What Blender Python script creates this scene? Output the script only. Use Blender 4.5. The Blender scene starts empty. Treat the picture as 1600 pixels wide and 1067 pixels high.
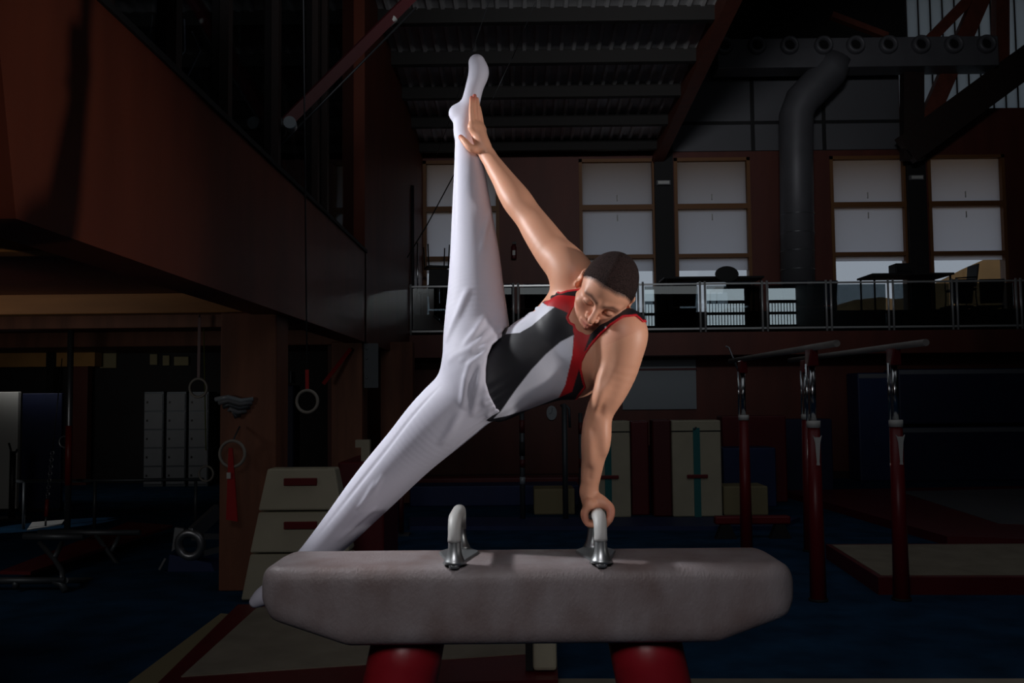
import bpy, math, random
import numpy as np
from mathutils import Vector, Matrix

random.seed(7)
scene = bpy.context.scene
col = scene.collection
R = math.radians

# ---------------------------------------------------------------- camera
FPX = 1450.0                       # focal length in pixels of the 1600 x 1067 frame
CAM = Vector((0.0, 0.0, 1.635))
PITCH, ROLL, YAW = R(3.374), R(0.55), R(0.355)
_F = Vector((-math.sin(YAW) * math.cos(PITCH), math.cos(YAW) * math.cos(PITCH), math.sin(PITCH)))
_R0 = Vector((math.cos(YAW), math.sin(YAW), 0))
_U0 = _R0.cross(_F)
_RR = _R0 * math.cos(ROLL) - _U0 * math.sin(ROLL)
_UU = _U0 * math.cos(ROLL) + _R0 * math.sin(ROLL)
cd = bpy.data.cameras.new('camera')
cam = bpy.data.objects.new('camera', cd)
col.objects.link(cam)
cd.sensor_width = 36.0
cd.lens = FPX * 36.0 / 1600.0
cd.clip_start, cd.clip_end = 0.05, 200
cam.matrix_world = Matrix(((_RR.x, _UU.x, -_F.x, CAM.x), (_RR.y, _UU.y, -_F.y, CAM.y),
                           (_RR.z, _UU.z, -_F.z, CAM.z), (0, 0, 0, 1)))
scene.camera = cam

def ray(px, py):
    return _F + _RR * ((px - 800.0) / FPX) + _UU * ((533.5 - py) / FPX)
def W(px, py, Y):                  # pixel at a known depth
    d = ray(px, py)
    return CAM + d * (Y / d.y)
def WX(px, py, X):                 # pixel on a plane of constant X
    d = ray(px, py)
    return CAM + d * (X / d.x)
def FL(px, py, z=0.0):             # pixel on the floor
    d = ray(px, py)
    return CAM + d * ((z - CAM.z) / d.z)

# ---------------------------------------------------------------- world, lights, exposure
scene.view_settings.view_transform = 'Standard'
scene.view_settings.look = 'None'
scene.view_settings.exposure = 0.0
scene.view_settings.gamma = 1.0
scene.view_settings.use_curve_mapping = False
scene.cycles.max_bounces = 6
scene.cycles.diffuse_bounces = 3
scene.cycles.glossy_bounces = 4
scene.cycles.transmission_bounces = 4
scene.cycles.caustics_reflective = False
scene.cycles.caustics_refractive = False

world = bpy.data.worlds.new('overcast_sky')
scene.world = world
world.use_nodes = True
wbg = world.node_tree.nodes['Background']
wbg.inputs[0].default_value = (0.86, 0.93, 1.0, 1)
wbg.inputs[1].default_value = 0.62

def spot(name, loc, aim, power, color, angle, blend, radius):
    l = bpy.data.lights.new(name, 'SPOT')
    l.energy, l.color = power, color
    l.spot_size, l.spot_blend, l.shadow_soft_size = R(angle), blend, radius
    o = bpy.data.objects.new(name, l)
    o.location = loc
    o.rotation_euler = (Vector(aim) - Vector(loc)).to_track_quat('-Z', 'Y').to_euler()
    col.objects.link(o)
    return o
def area(name, loc, aim, power, color, sx, sy, spread=180):
    l = bpy.data.lights.new(name, 'AREA')
    l.energy, l.color, l.shape, l.size, l.size_y = power, color, 'RECTANGLE', sx, sy
    l.spread = R(spread)
    o = bpy.data.objects.new(name, l)
    o.location = loc
    o.rotation_euler = (Vector(aim) - Vector(loc)).to_track_quat('-Z', 'Y').to_euler()
    col.objects.link(o)
    return o

# two studio strobes either side of the gymnast, then added fill lamps with no visible source
spot('strobe_left', (-1.78, 3.12, 2.75), (-0.05, 2.95, 1.85), 165, (0.96, 0.97, 1.0), 66, 0.6, 0.07)
spot('strobe_right', (2.6, 1.62, 1.62), (0.0, 3.0, 2.04), 150, (1.0, 0.94, 0.90), 36, 0.75, 0.07)
area('ambient_fill', (2.0, 7.0, 6.3), (2.5, 14.0, 0.5), 21, (0.95, 0.97, 1.0), 9.0, 4.0)  # unseen area lamp added as ambient light for the background
area('roof_wash_fill', (0.6, 1.5, 5.85), (3.0, 18.0, 7.8), 26, (0.98, 0.98, 1.0), 1.6, 0.6, 55)  # added wash lamp, out of view, brightening roof and far wall
area('front_fill', (-0.6, -1.2, 3.6), (0.1, 2.9, 1.5), 5.5, (1.0, 0.96, 0.98), 1.6, 1.2, 60)  # frontal fill added behind the camera
area('gallery_fill', (-5.2, 5.2, 1.9), (-5.4, 10.0, 1.7), 6, (1.0, 0.95, 0.9), 1.2, 0.8, 140)  # fill added to brighten joists and columns under the gallery
area('locker_fill', (-7.4, 13.4, 2.3), (-7.0, 17.6, 1.2), 3.2, (1.0, 0.97, 0.92), 1.6, 0.3, 120)  # second added fill, deeper in, to lift the lockers
spot('floor_patch_spot', (-8.6, 9.3, 2.25), tuple(FL(62, 822)), 110, (1.0, 0.98, 0.95), 12, 0.15, 0.02)  # spot added to brighten the floor patch and white panel

# ---------------------------------------------------------------- materials
def lin(c):
    return tuple((v / 255 / 12.92 if v / 255 <= 0.04045 else ((v / 255 + 0.055) / 1.055) ** 2.4) for v in c)
MATS = {}
def mat(name, rgb, rough=0.6, metal=0.0, var=0.0, vscale=4.0, bump=0.0, bscale=60.0, stretch=(1, 1, 1), spec=0.5, rgb2=None, coat=0.0):
    m = bpy.data.materials.new(name)
    m.use_nodes = True
    nt = m.node_tree
    b = nt.nodes['Principled BSDF']
    c = lin(rgb)
    b.inputs['Base Color'].default_value = (*c, 1)
    b.inputs['Roughness'].default_value = rough
    b.inputs['Metallic'].default_value = metal
    b.inputs['Specular IOR Level'].default_value = spec
    b.inputs['Coat Weight'].default_value = coat
    if var or bump:
        tc = nt.nodes.new('ShaderNodeTexCoord')
        mp = nt.nodes.new('ShaderNodeMapping')
        mp.inputs['Scale'].default_value = stretch
        nt.links.new(tc.outputs['Object'], mp.inputs[0])
    if var:
        n = nt.nodes.new('ShaderNodeTexNoise')
        n.inputs['Scale'].default_value = vscale
        n.inputs['Detail'].default_value = 6
        nt.links.new(mp.outputs[0], n.inputs['Vector'])
        r = nt.nodes.new('ShaderNodeValToRGB')
        c2 = lin(rgb2) if rgb2 else tuple(v * (1 - var) for v in c)
        c1 = c if rgb2 else tuple(min(1, v * (1 + var)) for v in c)
        r.color_ramp.elements[0].color = (*c2, 1)
        r.color_ramp.elements[1].color = (*c1, 1)
        r.color_ramp.elements[0].position, r.color_ramp.elements[1].position = 0.3, 0.7
        nt.links.new(n.outputs['Fac'], r.inputs[0])
        nt.links.new(r.outputs[0], b.inputs['Base Color'])
    if bump:
        n2 = nt.nodes.new('ShaderNodeTexNoise')
        n2.inputs['Scale'].default_value = bscale
        n2.inputs['Detail'].default_value = 4
        nt.links.new(mp.outputs[0], n2.inputs['Vector'])
        bp = nt.nodes.new('ShaderNodeBump')
        bp.inputs['Strength'].default_value = bump
        bp.inputs['Distance'].default_value = 0.01
        nt.links.new(n2.outputs['Fac'], bp.inputs['Height'])
        nt.links.new(bp.outputs[0], b.inputs['Normal'])
    MATS[name] = m
    return m
def emit(name, rgb, strength):
    m = bpy.data.materials.new(name)
    m.use_nodes = True
    nt = m.node_tree
    nt.nodes.remove(nt.nodes['Principled BSDF'])
    e = nt.nodes.new('ShaderNodeEmission')
    e.inputs[0].default_value = (*lin(rgb), 1)
    e.inputs[1].default_value = strength
    nt.links.new(e.outputs[0], nt.nodes['Material Output'].inputs[0])
    MATS[name] = m
    return m
def glassy(name, tint, refl, rough=0.0):           # thin sheet glass: transparent + mirror
    m = bpy.data.materials.new(name)
    m.use_nodes = True
    nt = m.node_tree
    nt.nodes.remove(nt.nodes['Principled BSDF'])
    t = nt.nodes.new('ShaderNodeBsdfTransparent')
    t.inputs[0].default_value = (*tint, 1)
    g = nt.nodes.new('ShaderNodeBsdfGlossy')
    g.inputs['Roughness'].default_value = rough
    g.inputs[0].default_value = (0.95, 1, 1, 1)
    x = nt.nodes.new('ShaderNodeMixShader')
    x.inputs[0].default_value = refl
    nt.links.new(t.outputs[0], x.inputs[1])
    nt.links.new(g.outputs[0], x.inputs[2])
    nt.links.new(x.outputs[0], nt.nodes['Material Output'].inputs[0])
    MATS[name] = m
    return m
def translucent(name, rgb, diff):
    m = bpy.data.materials.new(name)
    m.use_nodes = True
    nt = m.node_tree
    nt.nodes.remove(nt.nodes['Principled BSDF'])
    t = nt.nodes.new('ShaderNodeBsdfTranslucent')
    t.inputs[0].default_value = (*lin(rgb), 1)
    d = nt.nodes.new('ShaderNodeBsdfDiffuse')
    d.inputs[0].default_value = (*[v * 0.5 for v in lin(rgb)], 1)
    x = nt.nodes.new('ShaderNodeMixShader')
    x.inputs[0].default_value = diff
    nt.links.new(t.outputs[0], x.inputs[1])
    nt.links.new(d.outputs[0], x.inputs[2])
    nt.links.new(x.outputs[0], nt.nodes['Material Output'].inputs[0])
    MATS[name] = m
    return m
def vcol(name, rough, bump=0.0, bscale=200.0, sheen=0.0, sss=0.0, spec=0.5):
    m = mat(name, (128, 128, 128), rough, spec=spec, bump=bump, bscale=bscale)
    nt = m.node_tree
    b = nt.nodes['Principled BSDF']
    a = nt.nodes.new('ShaderNodeVertexColor')
    a.layer_name = 'tint'
    nt.links.new(a.outputs[0], b.inputs['Base Color'])
    b.inputs['Sheen Weight'].default_value = sheen
    b.inputs['Subsurface Weight'].default_value = sss
    b.inputs['Subsurface Radius'].default_value = (0.012, 0.005, 0.003)
    b.inputs['Subsurface Scale'].default_value = 1.0
    return m

mat('carpet', (28, 64, 94), 0.95, var=0.35, vscale=3, bump=0.3, bscale=180, spec=0.1)
mat('panel_wood', (106, 52, 36), 0.5, var=0.18, vscale=2.5, stretch=(1, 1, 0.25), spec=0.22)
mat('red_wood', (96, 44, 34), 0.55, var=0.2, vscale=3, stretch=(1, 1, 0.2))
mat('timber', (128, 80, 58), 0.6, var=0.3, vscale=6, stretch=(1, 1, 0.12), bump=0.1)
mat('timber_beam', (172, 116, 62), 0.6, var=0.2, vscale=7, stretch=(0.12, 1, 1))
mat('dark_timber', (38, 22, 18), 0.6, var=0.2, vscale=6)
mat('purlin_wood', (13, 9, 8), 0.7)
mat('rafter_wood', (104, 50, 34), 0.6, var=0.2, vscale=6)
mat('sheet_metal', (214, 214, 216), 0.5, metal=0.0, var=0.2, vscale=2)
mat('grey_panel', (96, 98, 104), 0.6, var=0.06, vscale=1)
mat('duct_metal', (105, 106, 112), 0.5, metal=0.25, var=0.12, vscale=2)
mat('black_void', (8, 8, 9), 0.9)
mat('near_black', (20, 21, 24), 0.7)
mat('dark_wall', (34, 32, 34), 0.8, var=0.2, vscale=1.5)
mat('beige_wall', (176, 130, 74), 0.8, var=0.1)
mat('window_frame', (128, 84, 44), 0.55)
mat('chrome', (205, 208, 212), 0.18, metal=1.0)
mat('rail_metal', (196, 200, 202), 0.3, metal=0.35)
mat('steel', (150, 154, 160), 0.38, metal=0.85)
mat('dull_steel', (88, 94, 100), 0.5, metal=0.6)
mat('red_paint', (112, 20, 28), 0.4)
mat('dark_red_paint', (84, 18, 26), 0.45)
mat('red_vinyl', (96, 16, 26), 0.42, var=0.1, bump=0.08, bscale=120)
mat('leg_vinyl', (150, 26, 38), 0.38, var=0.12, vscale=8, bump=0.12, bscale=14)
mat('cream_vinyl', (190, 184, 160), 0.5, var=0.08, vscale=3)
mat('beige_carpet', (150, 142, 126), 0.9, var=0.12, vscale=5, bump=0.2, bscale=200)
mat('blue_vinyl', (26, 46, 92), 0.55, var=0.12)
mat('navy_vinyl', (24, 34, 70), 0.6, var=0.12)
mat('grey_strip', (110, 116, 126), 0.6)
mat('turquoise_web', (40, 120, 122), 0.7)
mat('tan_foam', (150, 140, 106), 0.8)
mat('locker_grey', (118, 122, 128), 0.5, var=0.05)
mat('white_paint', (206, 208, 206), 0.5)
mat('whiteboard', (150, 160, 168), 0.3)
mat('ring_wood', (150, 146, 138), 0.5, var=0.1)
mat('black_plastic', (16, 17, 20), 0.5)
mat('navy_cloth', (20, 28, 48), 0.9)
mat('red_web', (176, 26, 30), 0.7)
mat('green_cord', (120, 130, 50), 0.8)
mat('orange_paint', (136, 36, 30), 0.4)
mat('cable', (90, 92, 96), 0.4, metal=0.7)
mat('bar_chalk', (150, 148, 146), 0.8, var=0.25, vscale=9, stretch=(1, 0.2, 1))
mat('hill', (150, 112, 66), 0.9, var=0.25, vscale=0.3)
mat('white_siding', (200, 204, 206), 0.7)
mat('pale_patch', (225, 228, 230), 0.7)
emit('daylight_pane', (168, 180, 188), 1.5)
glassy('balustrade_glass', (0.45, 0.5, 0.52), 0.3)
glassy('gallery_glass', (0.7, 0.72, 0.75), 0.07, 0.03)
translucent('blind', (214, 218, 226), 0.1)
translucent('polycarbonate', (170, 178, 184), 0.15)

# ---------------------------------------------------------------- mesh helpers
class MB:
    def __init__(self):
        self.v, self.f, self.s = [], [], []
    def add(self, vs, fs, smooth=False):
        o = len(self.v)
        self.v += [tuple(p) for p in vs]
        self.f += [tuple(i + o for i in f) for f in fs]
        self.s += [smooth] * len(fs)
        return self
    def box(self, lo, hi):
        x0, y0, z0 = (min(a, b) for a, b in zip(lo, hi))
        x1, y1, z1 = (max(a, b) for a, b in zip(lo, hi))
        return self.add([(x0, y0, z0), (x1, y0, z0), (x1, y1, z0), (x0, y1, z0), (x0, y0, z1), (x1, y0, z1), (x1, y1, z1), (x0, y1, z1)],
                        [(0, 3, 2, 1), (4, 5, 6, 7), (0, 1, 5, 4), (1, 2, 6, 5), (2, 3, 7, 6), (3, 0, 4, 7)])
    def hexa(self, bottom, top):       # 4 + 4 corner points, counter-clockwise seen from above
        return self.add(list(bottom) + list(top), [(3, 2, 1, 0), (4, 5, 6, 7), (0, 1, 5, 4), (1, 2, 6, 5), (2, 3, 7, 6), (3, 0, 4, 7)])
    def prism(self, pts, off):         # closed outline swept along a vector
        n = len(pts)
        a = [Vector(p) for p in pts]
        b = [p + Vector(off) for p in a]
        fs = [tuple(range(n))[::-1], tuple(range(n, 2 * n))]
        fs += [(i, (i + 1) % n, n + (i + 1) % n, n + i) for i in range(n)]
        return self.add(a + b, fs)
    def bar(self, p, q, w, h, up=(0, 0, 1)):
        p, q = Vector(p), Vector(q)
        d = (q - p).normalized()
        u = Vector(up)
        s = d.cross(u)
        if s.length < 1e-4:
            s = d.cross(Vector((1, 0, 0)))
        s.normalize()
        u = s.cross(d).normalized()
        s, u = s * w / 2, u * h / 2
        return self.add([p - s - u, p + s - u, p + s + u, p - s + u, q - s - u, q + s - u, q + s + u, q - s + u],
                        [(0, 1, 2, 3), (7, 6, 5, 4), (0, 4, 5, 1), (1, 5, 6, 2), (2, 6, 7, 3), (3, 7, 4, 0)])
    def tube(self, pts, rad, n=12, closed=False, caps=True):
        pts = [Vector(p) for p in pts]
        m = len(pts)
        rads = rad if isinstance(rad, (list, tuple)) else [rad] * m
        vs, fs = [], []
        prev = None
        for i, p in enumerate(pts):
            if closed:
                d = pts[(i + 1) % m] - pts[i - 1]
            else:
                d = pts[min(i + 1, m - 1)] - pts[max(i - 1, 0)]
            d.normalize()
            if prev is None:
                a = Vector((0, 0, 1)) if abs(d.z) < 0.9 else Vector((1, 0, 0))
                s = d.cross(a).normalized()
            else:
                s = (prev - d * prev.dot(d)).normalized()
            prev = s
            t = d.cross(s)
            for k in range(n):
                c = 2 * math.pi * k / n
                vs.append(p + (s * math.cos(c) + t * math.sin(c)) * rads[i])
        for i in range(m if closed else m - 1):
            j = (i + 1) % m
            fs += [(i * n + k, i * n + (k + 1) % n, j * n + (k + 1) % n, j * n + k) for k in range(n)]
        self.add(vs, fs, True)
        if caps and not closed:
            o = len(self.v) - m * n
            self.f += [tuple(o + k for k in range(n))[::-1], tuple(o + (m - 1) * n + k for k in range(n))]
            self.s += [False, False]
        return self
    def ring(self, c, r, t, axis=(0, 1, 0), n=28, m=10):
        ax = Vector(axis).normalized()
        a = ax.orthogonal().normalized()
        b = ax.cross(a)
        return self.tube([Vector(c) + (a * math.cos(2 * math.pi * i / n) + b * math.sin(2 * math.pi * i / n)) * r for i in range(n)], t, m, closed=True)
    def sphere(self, c, rx, ry=None, rz=None, n=16, m=10):
        ry, rz = ry or rx, rz or rx
        vs, fs = [], []
        for i in range(m + 1):
            th = math.pi * i / m
            for k in range(n):
                a = 2 * math.pi * k / n
                vs.append((c[0] + rx * math.sin(th) * math.cos(a), c[1] + ry * math.sin(th) * math.sin(a), c[2] + rz * math.cos(th)))
        for i in range(m):
            fs += [(i * n + k, (i + 1) * n + k, (i + 1) * n + (k + 1) % n, i * n + (k + 1) % n) for k in range(n)]
        return self.add(vs, fs, True)
    def build(self, name, m, parent=None, bevel=0.0):
        me = bpy.data.meshes.new(name)
        o0 = parent.matrix_world.translation if parent is not None and parent.type == 'EMPTY' else Vector((0, 0, 0))
        base = PARENT_AT.get(parent.name, Vector((0, 0, 0))) if parent is not None else Vector((0, 0, 0))
        me.from_pydata([(x - base.x, y - base.y, z - base.z) for x, y, z in self.v], [], self.f)
        me.polygons.foreach_set('use_smooth', self.s)
        me.materials.append(MATS[m] if isinstance(m, str) else m)
        me.update()
        o = bpy.data.objects.new(name, me)
        col.objects.link(o)
        if parent is not None:
            o.parent = parent
            PARENT_AT[o.name] = base
        if bevel:
            bv = o.modifiers.new('edge', 'BEVEL')
            bv.width, bv.segments, bv.limit_method = bevel, 2, 'ANGLE'
        return o
PARENT_AT = {}
def tag(o, label=None, cat=None, group=None, kind=None):
    if label: o['label'] = label
    if cat: o['category'] = cat
    if group: o['group'] = group
    if kind: o['kind'] = kind
    return o
def thing(name, loc, label, cat, group=None):
    o = bpy.data.objects.new(name, None)
    o.location = loc
    o.empty_display_size = 0.1
    col.objects.link(o)
    PARENT_AT[o.name] = Vector(loc)
    return tag(o, label, cat, group)
def struct(o, label=None):
    o['kind'] = 'structure'
    if label: o['label'] = label
    return o
def share(o, off, parent=None):        # a copy of a mesh object, moved; parts of one thing share mesh data
    c = o.copy()
    col.objects.link(c)
    if parent is not None:
        c.parent = parent
    c.location = Vector(o.location) + Vector(off)
    return c
def pbox(mb, x0, y0, x1, y1, Y, depth):   # box whose front face spans a pixel rectangle at depth Y
    a, b = W(x0, y1, Y), W(x1, y0, Y)
    return mb.box((a.x, Y, a.z), (b.x, Y + depth, b.z))
# ---------------------------------------------------------------- the hall
def new_struct(name, fn, m, parent=None, bevel=0.0, label=None):
    mb = MB()
    fn(mb)
    o = mb.build(name, m, parent, bevel)
    if parent is None:
        struct(o, label)
    return o
def sbox(name, lo, hi, m, parent=None, bevel=0.0, label=None):
    return new_struct(name, lambda b: b.box(lo, hi), m, parent, bevel, label)
def sgroup(name, label):
    o = bpy.data.objects.new(name, None)
    col.objects.link(o)
    o['kind'] = 'structure'
    o['label'] = label
    return o

YF, YB, YR = 19.6, -9.0, 17.1          # far wall, wall behind the camera, balcony front
XL, XR = -2.0, 13.0                    # gallery front, right wall
def roof_z(y): return 6.73 + 0.067 * (19.0 - y)

sbox('floor', (-12, YB, -0.2), (XR, YF + 0.4, 0), 'carpet', label='dark navy blue carpeted gym floor')
sbox('wall_right', (XR, YB, -0.2), (XR + 0.2, YF + 0.4, 10.5), 'dark_wall', label='dark side wall of the hall')
sbox('wall_left', (-11.2, YB, -0.2), (-11, YF, 9), 'dark_wall', label='dark outer wall under the gallery')

# far wall round its windows (upper storey)
WIN = [(661, 780), (905, 1025), (1054, 1173), (1298, 1418), (1451, 1572), (1608, 1729)]
zt = W(965, 248, YF).z
zm1a, zm1b = W(965, 320, YF).z, W(965, 328, YF).z
zm2a, zm2b = W(965, 398, YF).z, W(965, 404, YF).z
zfl = W(1100, 519, YR).z
zb = zfl + 0.47
wx = [(W(a, 330, YF).x, W(b, 330, YF).x) for a, b in WIN]
def far_wall(b):
    b.box((-9, YF, zt), (W(1405, 150, YF).x, YF + 0.3, 10.4))
    b.box((W(1405, 150, YF).x, YF, zt), (XR, YF + 0.3, W(1450, 170, YF).z))
    xs = [-9] + [v for p in wx for v in p] + [XR]
    for i in range(0, len(xs), 2):
        b.box((xs[i], YF, zb), (xs[i + 1], YF + 0.3, zt))
    b.box((-9, YF, 2.2), (XR, YF + 0.3, zb))
new_struct('wall_back', far_wall, 'red_wood', label='dark reddish wood wall behind the far balcony')
wall_far = bpy.data.objects['wall_back']
# grey cladding panels above the far windows
zp = [W(1200, 236, YF).z, W(1200, 195, YF).z, W(1200, 190, YF).z, W(1200, 60, YF).z]
xp = [W(v, 150, YF).x for v in (1046, 1171, 1177, 1282, 1288, 1403)]
sbox('panel_backing', (xp[0], YF - 0.02, zp[0]), (xp[5], YF + 0.005, zp[3]), 'near_black', wall_far)
for i in range(0, 6, 2):
    for j in (0, 2):
        sbox('cladding_panel', (xp[i], YF - 0.05, zp[j]), (xp[i + 1], YF - 0.02, zp[j + 1]), 'grey_panel', wall_far, 0.01)

# windows: timber frame, two roller blinds, clear lower pane
def make_window(k, x0, x1):
    g = sgroup('window_%d' % (k + 1), 'tall timber window with backlit roller blinds')
    fr = MB()
    t = 0.07
    fr.box((x0, YF - 0.02, zb), (x0 + t, YF + 0.2, zt)).box((x1 - t, YF - 0.02, zb), (x1, YF + 0.2, zt))
    fr.box((x0, YF - 0.02, zt - t), (x1, YF + 0.2, zt)).box((x0, YF - 0.02, zb), (x1, YF + 0.2, zb + t))
    fr.box((x0, YF - 0.03, zm1b), (x1, YF + 0.2, zm1a)).box((x0, YF - 0.03, zm2b), (x1, YF + 0.2, zm2a))
    fr.build('window_frame', 'window_frame', g)
    zc = W(965, 423 if k < 3 else 411, YF).z
    for a, b in ((zm1a, zt - t), (zm2a, zm1b), (zc, zm2b)):
        MB().box((x0 + t, YF + 0.1, a), (x1 - t, YF + 0.104, b)).build('blind', 'blind', g)
    MB().box((x0 + t, YF + 0.08, zb), (x1 - t, YF + 0.085, zc)).build('pane', 'gallery_glass', g)
    for zz in (zm1a + 0.22, zm1b - 0.1):
        xm = (x0 + x1) / 2
        MB().tube([(xm, YF + 0.05, zz), (xm, YF + 0.05, zz - 0.13)], 0.012, 6).build('blind_pull', 'white_paint', g)
for k, (a, b) in enumerate(wx):
    make_window(k, a, b)
sbox('blind_overhang', (-9, YF + 0.3, zt + 0.02), (XR, YF + 1.9, zt + 0.2), 'timber', label='added unseen timber overhang shading the far window blinds')  # overhang added to block sky and warm the blinds' tops

# clerestory of translucent sheets, top right
cler = sgroup('window_20', 'translucent corrugated clerestory sheets in the gable')
x = W(1405, 150, YF).x
zc0, zc1 = W(1450, 170, YF).z, 10.4
while x < XR - 0.05:
    sbox('translucent_sheet', (x, YF + 0.1, zc0), (x + 0.235, YF + 0.12, zc1), 'polycarbonate', cler)
    sbox('glazing_bar', (x + 0.235, YF + 0.08, zc0), (x + 0.26, YF + 0.14, zc1), 'dark_timber', cler)
    x += 0.26

# outside, seen through the lower panes
sbox('ground_outside', (-40, YF + 0.4, 1.9), (60, 90, 2.0), 'hill', label='dry ground outside the far windows')
hill = MB()
n = 40
hv = [(-20 + i * 2, 70, 2.0) for i in range(n)] + [(-20 + i * 2, 74 + 3 * math.sin(i), 6.5 + 6.0 * math.exp(-((i - 31) / 7.0) ** 2) + 0.7 * math.sin(i * 0.9)) for i in range(n)] + [(-20 + i * 2, 86, 2.0) for i in range(n)]
hf = [(i, i + 1, n + i + 1, n + i) for i in range(n - 1)] + [(n + i, n + i + 1, 2 * n + i + 1, 2 * n + i) for i in range(n - 1)]
struct(hill.add(hv, hf, True).build('hillside', 'hill'), 'dry brown hillside beyond the windows')
ter = sgroup('terrace_fence', 'white slatted terrace fence outside the windows')
sbox('fence_board', (-4, 22.1, 2.0), (13, 22.15, 3.35), 'white_siding', ter)
sbox('fence_rail', (-4, 22.02, 3.33), (13, 22.12, 3.42), 'dark_timber', ter)
fs0 = sbox('fence_slat', (-4, 22.04, 2.0), (-3.95, 22.1, 3.35), 'dark_timber', ter)
for i in range(1, 68):
    share(fs0, (i * 0.25, 0, 0), ter)

# balcony
bz0 = W(1100, 560, YR).z
sbox('balcony_slab', (XL, YR, zfl - 0.42), (XR, YF, zfl), 'red_wood', label='balcony floor edge of dark reddish wood')
sbox('balcony_step', (XL, YR + 0.8, zfl), (XR, YF, zfl + 0.45), 'dark_wall', label='raised rear platform of the balcony')
sbox('wall_under_balcony', (XL - 1.0, YR + 0.9, 0), (XR, YR + 1.1, zfl - 0.4), 'red_wood', label='dark reddish wood wall below the balcony')
sbox('baseboard_back', (XL, YR + 0.86, 0), (XR, YR + 0.9, 0.14), 'dark_timber', label='dark skirting board below the balcony wall')

# gallery on the left: parapet panels, glazing, solid end wall, slab and beams
def wallpoly(b, pts, x, thick):
    b.prism([(x, y, z) for y, z in pts], (-thick, 0, 0))
zpb = WX(400, 474, XL).z
zpt = WX(337, 175, XL).z
y0b, y0t = WX(25, 340, XL).y, WX(4, 130, XL).y
par = MB()
wallpoly(par, [(y0b, zpb), (12.2, zpb), (12.2, zpt), (y0t - 0.15, zpt)], XL, 0.3)
struct(par.build('parapet', 'panel_wood'), 'smooth reddish plywood parapet of the upper gallery')
parapet = bpy.data.objects['parapet']
cap = MB().box((XL - 0.32, y0t - 0.2, zpt), (XL + 0.02, 12.2, zpt + 0.04)).build('parapet_cap', 'near_black', parapet)
sbox('wall_left_upper', (XL - 0.3, 12.1, zpb), (XL, YF, 9), 'panel_wood', label='reddish plywood wall between gallery glazing and far balcony')
sbox('wall_left_lower', (XL - 0.75, 13.4, 0), (XL - 0.45, YR + 1.0, zpb + 0.2), 'red_wood', label='dark wood wall under the gallery end')
sbox('gallery_slab', (-11, y0b - 0.6, 2.56), (XL - 0.28, YF, 2.8), 'red_wood', label='underside of the gallery floor')
sbox('gallery_wall', (-5.2, YB, 2.8), (-5.0, YF, 9), 'dark_wall', label='dark inner wall of the gallery')
sbox('wall_left_front', (-11, y0b - 0.9, 2.4), (XL - 0.3, y0b - 0.6, 3.6), 'dark_wall', label='dark end of the gallery parapet')
beams = sgroup('gallery_joists', 'timber joists under the gallery floor')
ya, yb = WX(107, 409, -2.3).y, 8.05
sbox('joist', (-11, ya, 2.40), (XL - 0.28, ya + 0.16, 2.6), 'timber_beam', beams, 0.008)
sbox('joist', (-11, yb, W(250, 489, yb).z), (XL - 0.02, yb + 0.2, W(250, 459, yb).z + 0.05), 'timber_beam', beams, 0.008)
sbox('joist', (-11, 9.7, W(250, 512, 9.7).z), (XL - 0.28, 9.9, 2.6), 'timber', beams, 0.008)
sbox('joist', (-11, 12.6, 2.36), (XL - 0.28, 12.8, 2.6), 'timber', beams, 0.008)
# timber columns carrying the gallery
for (pa, pb, Yc) in ((343, 431, 8.0), (517, 566, 12.35)):
    a, b = W(pa, 700, Yc), W(pb, 700, Yc)
    c = sbox('column', (a.x, Yc, 0), (b.x, Yc + 0.42, zpb + 0.02), 'timber', bevel=0.012)
    c['label'] = 'thick timber column under the gallery parapet'
c = sbox('column', (W(595, 700, 14.5).x, 14.5, 0), (W(640, 700, 14.5).x + 0.05, 14.8, 2.5), 'timber')
c['label'] = 'timber door post beside the far corner'
sbox('wall_left_back', (-11, 18.4, 0), (XL - 0.6, 18.6, 2.8), 'dark_wall', label='dark wall at the back under the gallery')
sbox('wall_gallery_front', (-11, YB, 0), (-10.8, YF, 2.8), 'dark_wall', label='dark wall under the gallery')
# glazing above the parapet
gl = sgroup('window_10', 'gallery glazing above the plywood parapet')
my = [WX(v, 100, XL - 0.15).y for v in (150, 262, 345, 425, 488, 503, 557)]
for i, y in enumerate(my):
    sbox('mullion', (XL - 0.2, y - 0.05, zpt), (XL - 0.08, y + 0.05, 7.4), 'dark_timber', gl)
for i in range(len(my) - 1):
    sbox('pane', (XL - 0.15, my[i] + 0.05, zpt), (XL - 0.144, my[i + 1] - 0.05, 7.4), 'gallery_glass', gl)
brace = MB().bar((XL - 0.3, 7.2, 6.2), (XL - 0.3, 9.6, 3.9), 0.1, 0.16).build('brace', 'dark_timber', gl)

# lower roof: corrugated sheet on purlins
roof = MB()
pts = []
x = -5.0
while x < 3.2:
    pts += [(x, 0), (x + 0.10, 0), (x + 0.125, -0.045), (x + 0.175, -0.045), (x + 0.2, 0)]
    x += 0.2
ys = (YF, YB)
vs = [(p[0], y, roof_z(y) + 0.22 + p[1]) for y in ys for p in pts]
m_ = len(pts)
roof.add(vs, [(i, i + 1, m_ + i + 1, m_ + i) for i in range(m_ - 1)])
roof.box((-11, YB, 8.9), (3.2, YF, 9.1))
ceil = struct(roof.build('ceiling', 'sheet_metal'), 'corrugated metal roof on dark purlins')
y = 19.0
while y > 5:
    sbox('purlin', (-5.0, y - 0.07, roof_z(y) - 0.02), (3.0, y + 0.07, roof_z(y) + 0.2), 'purlin_wood', ceil)
    y -= 1.42
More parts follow.
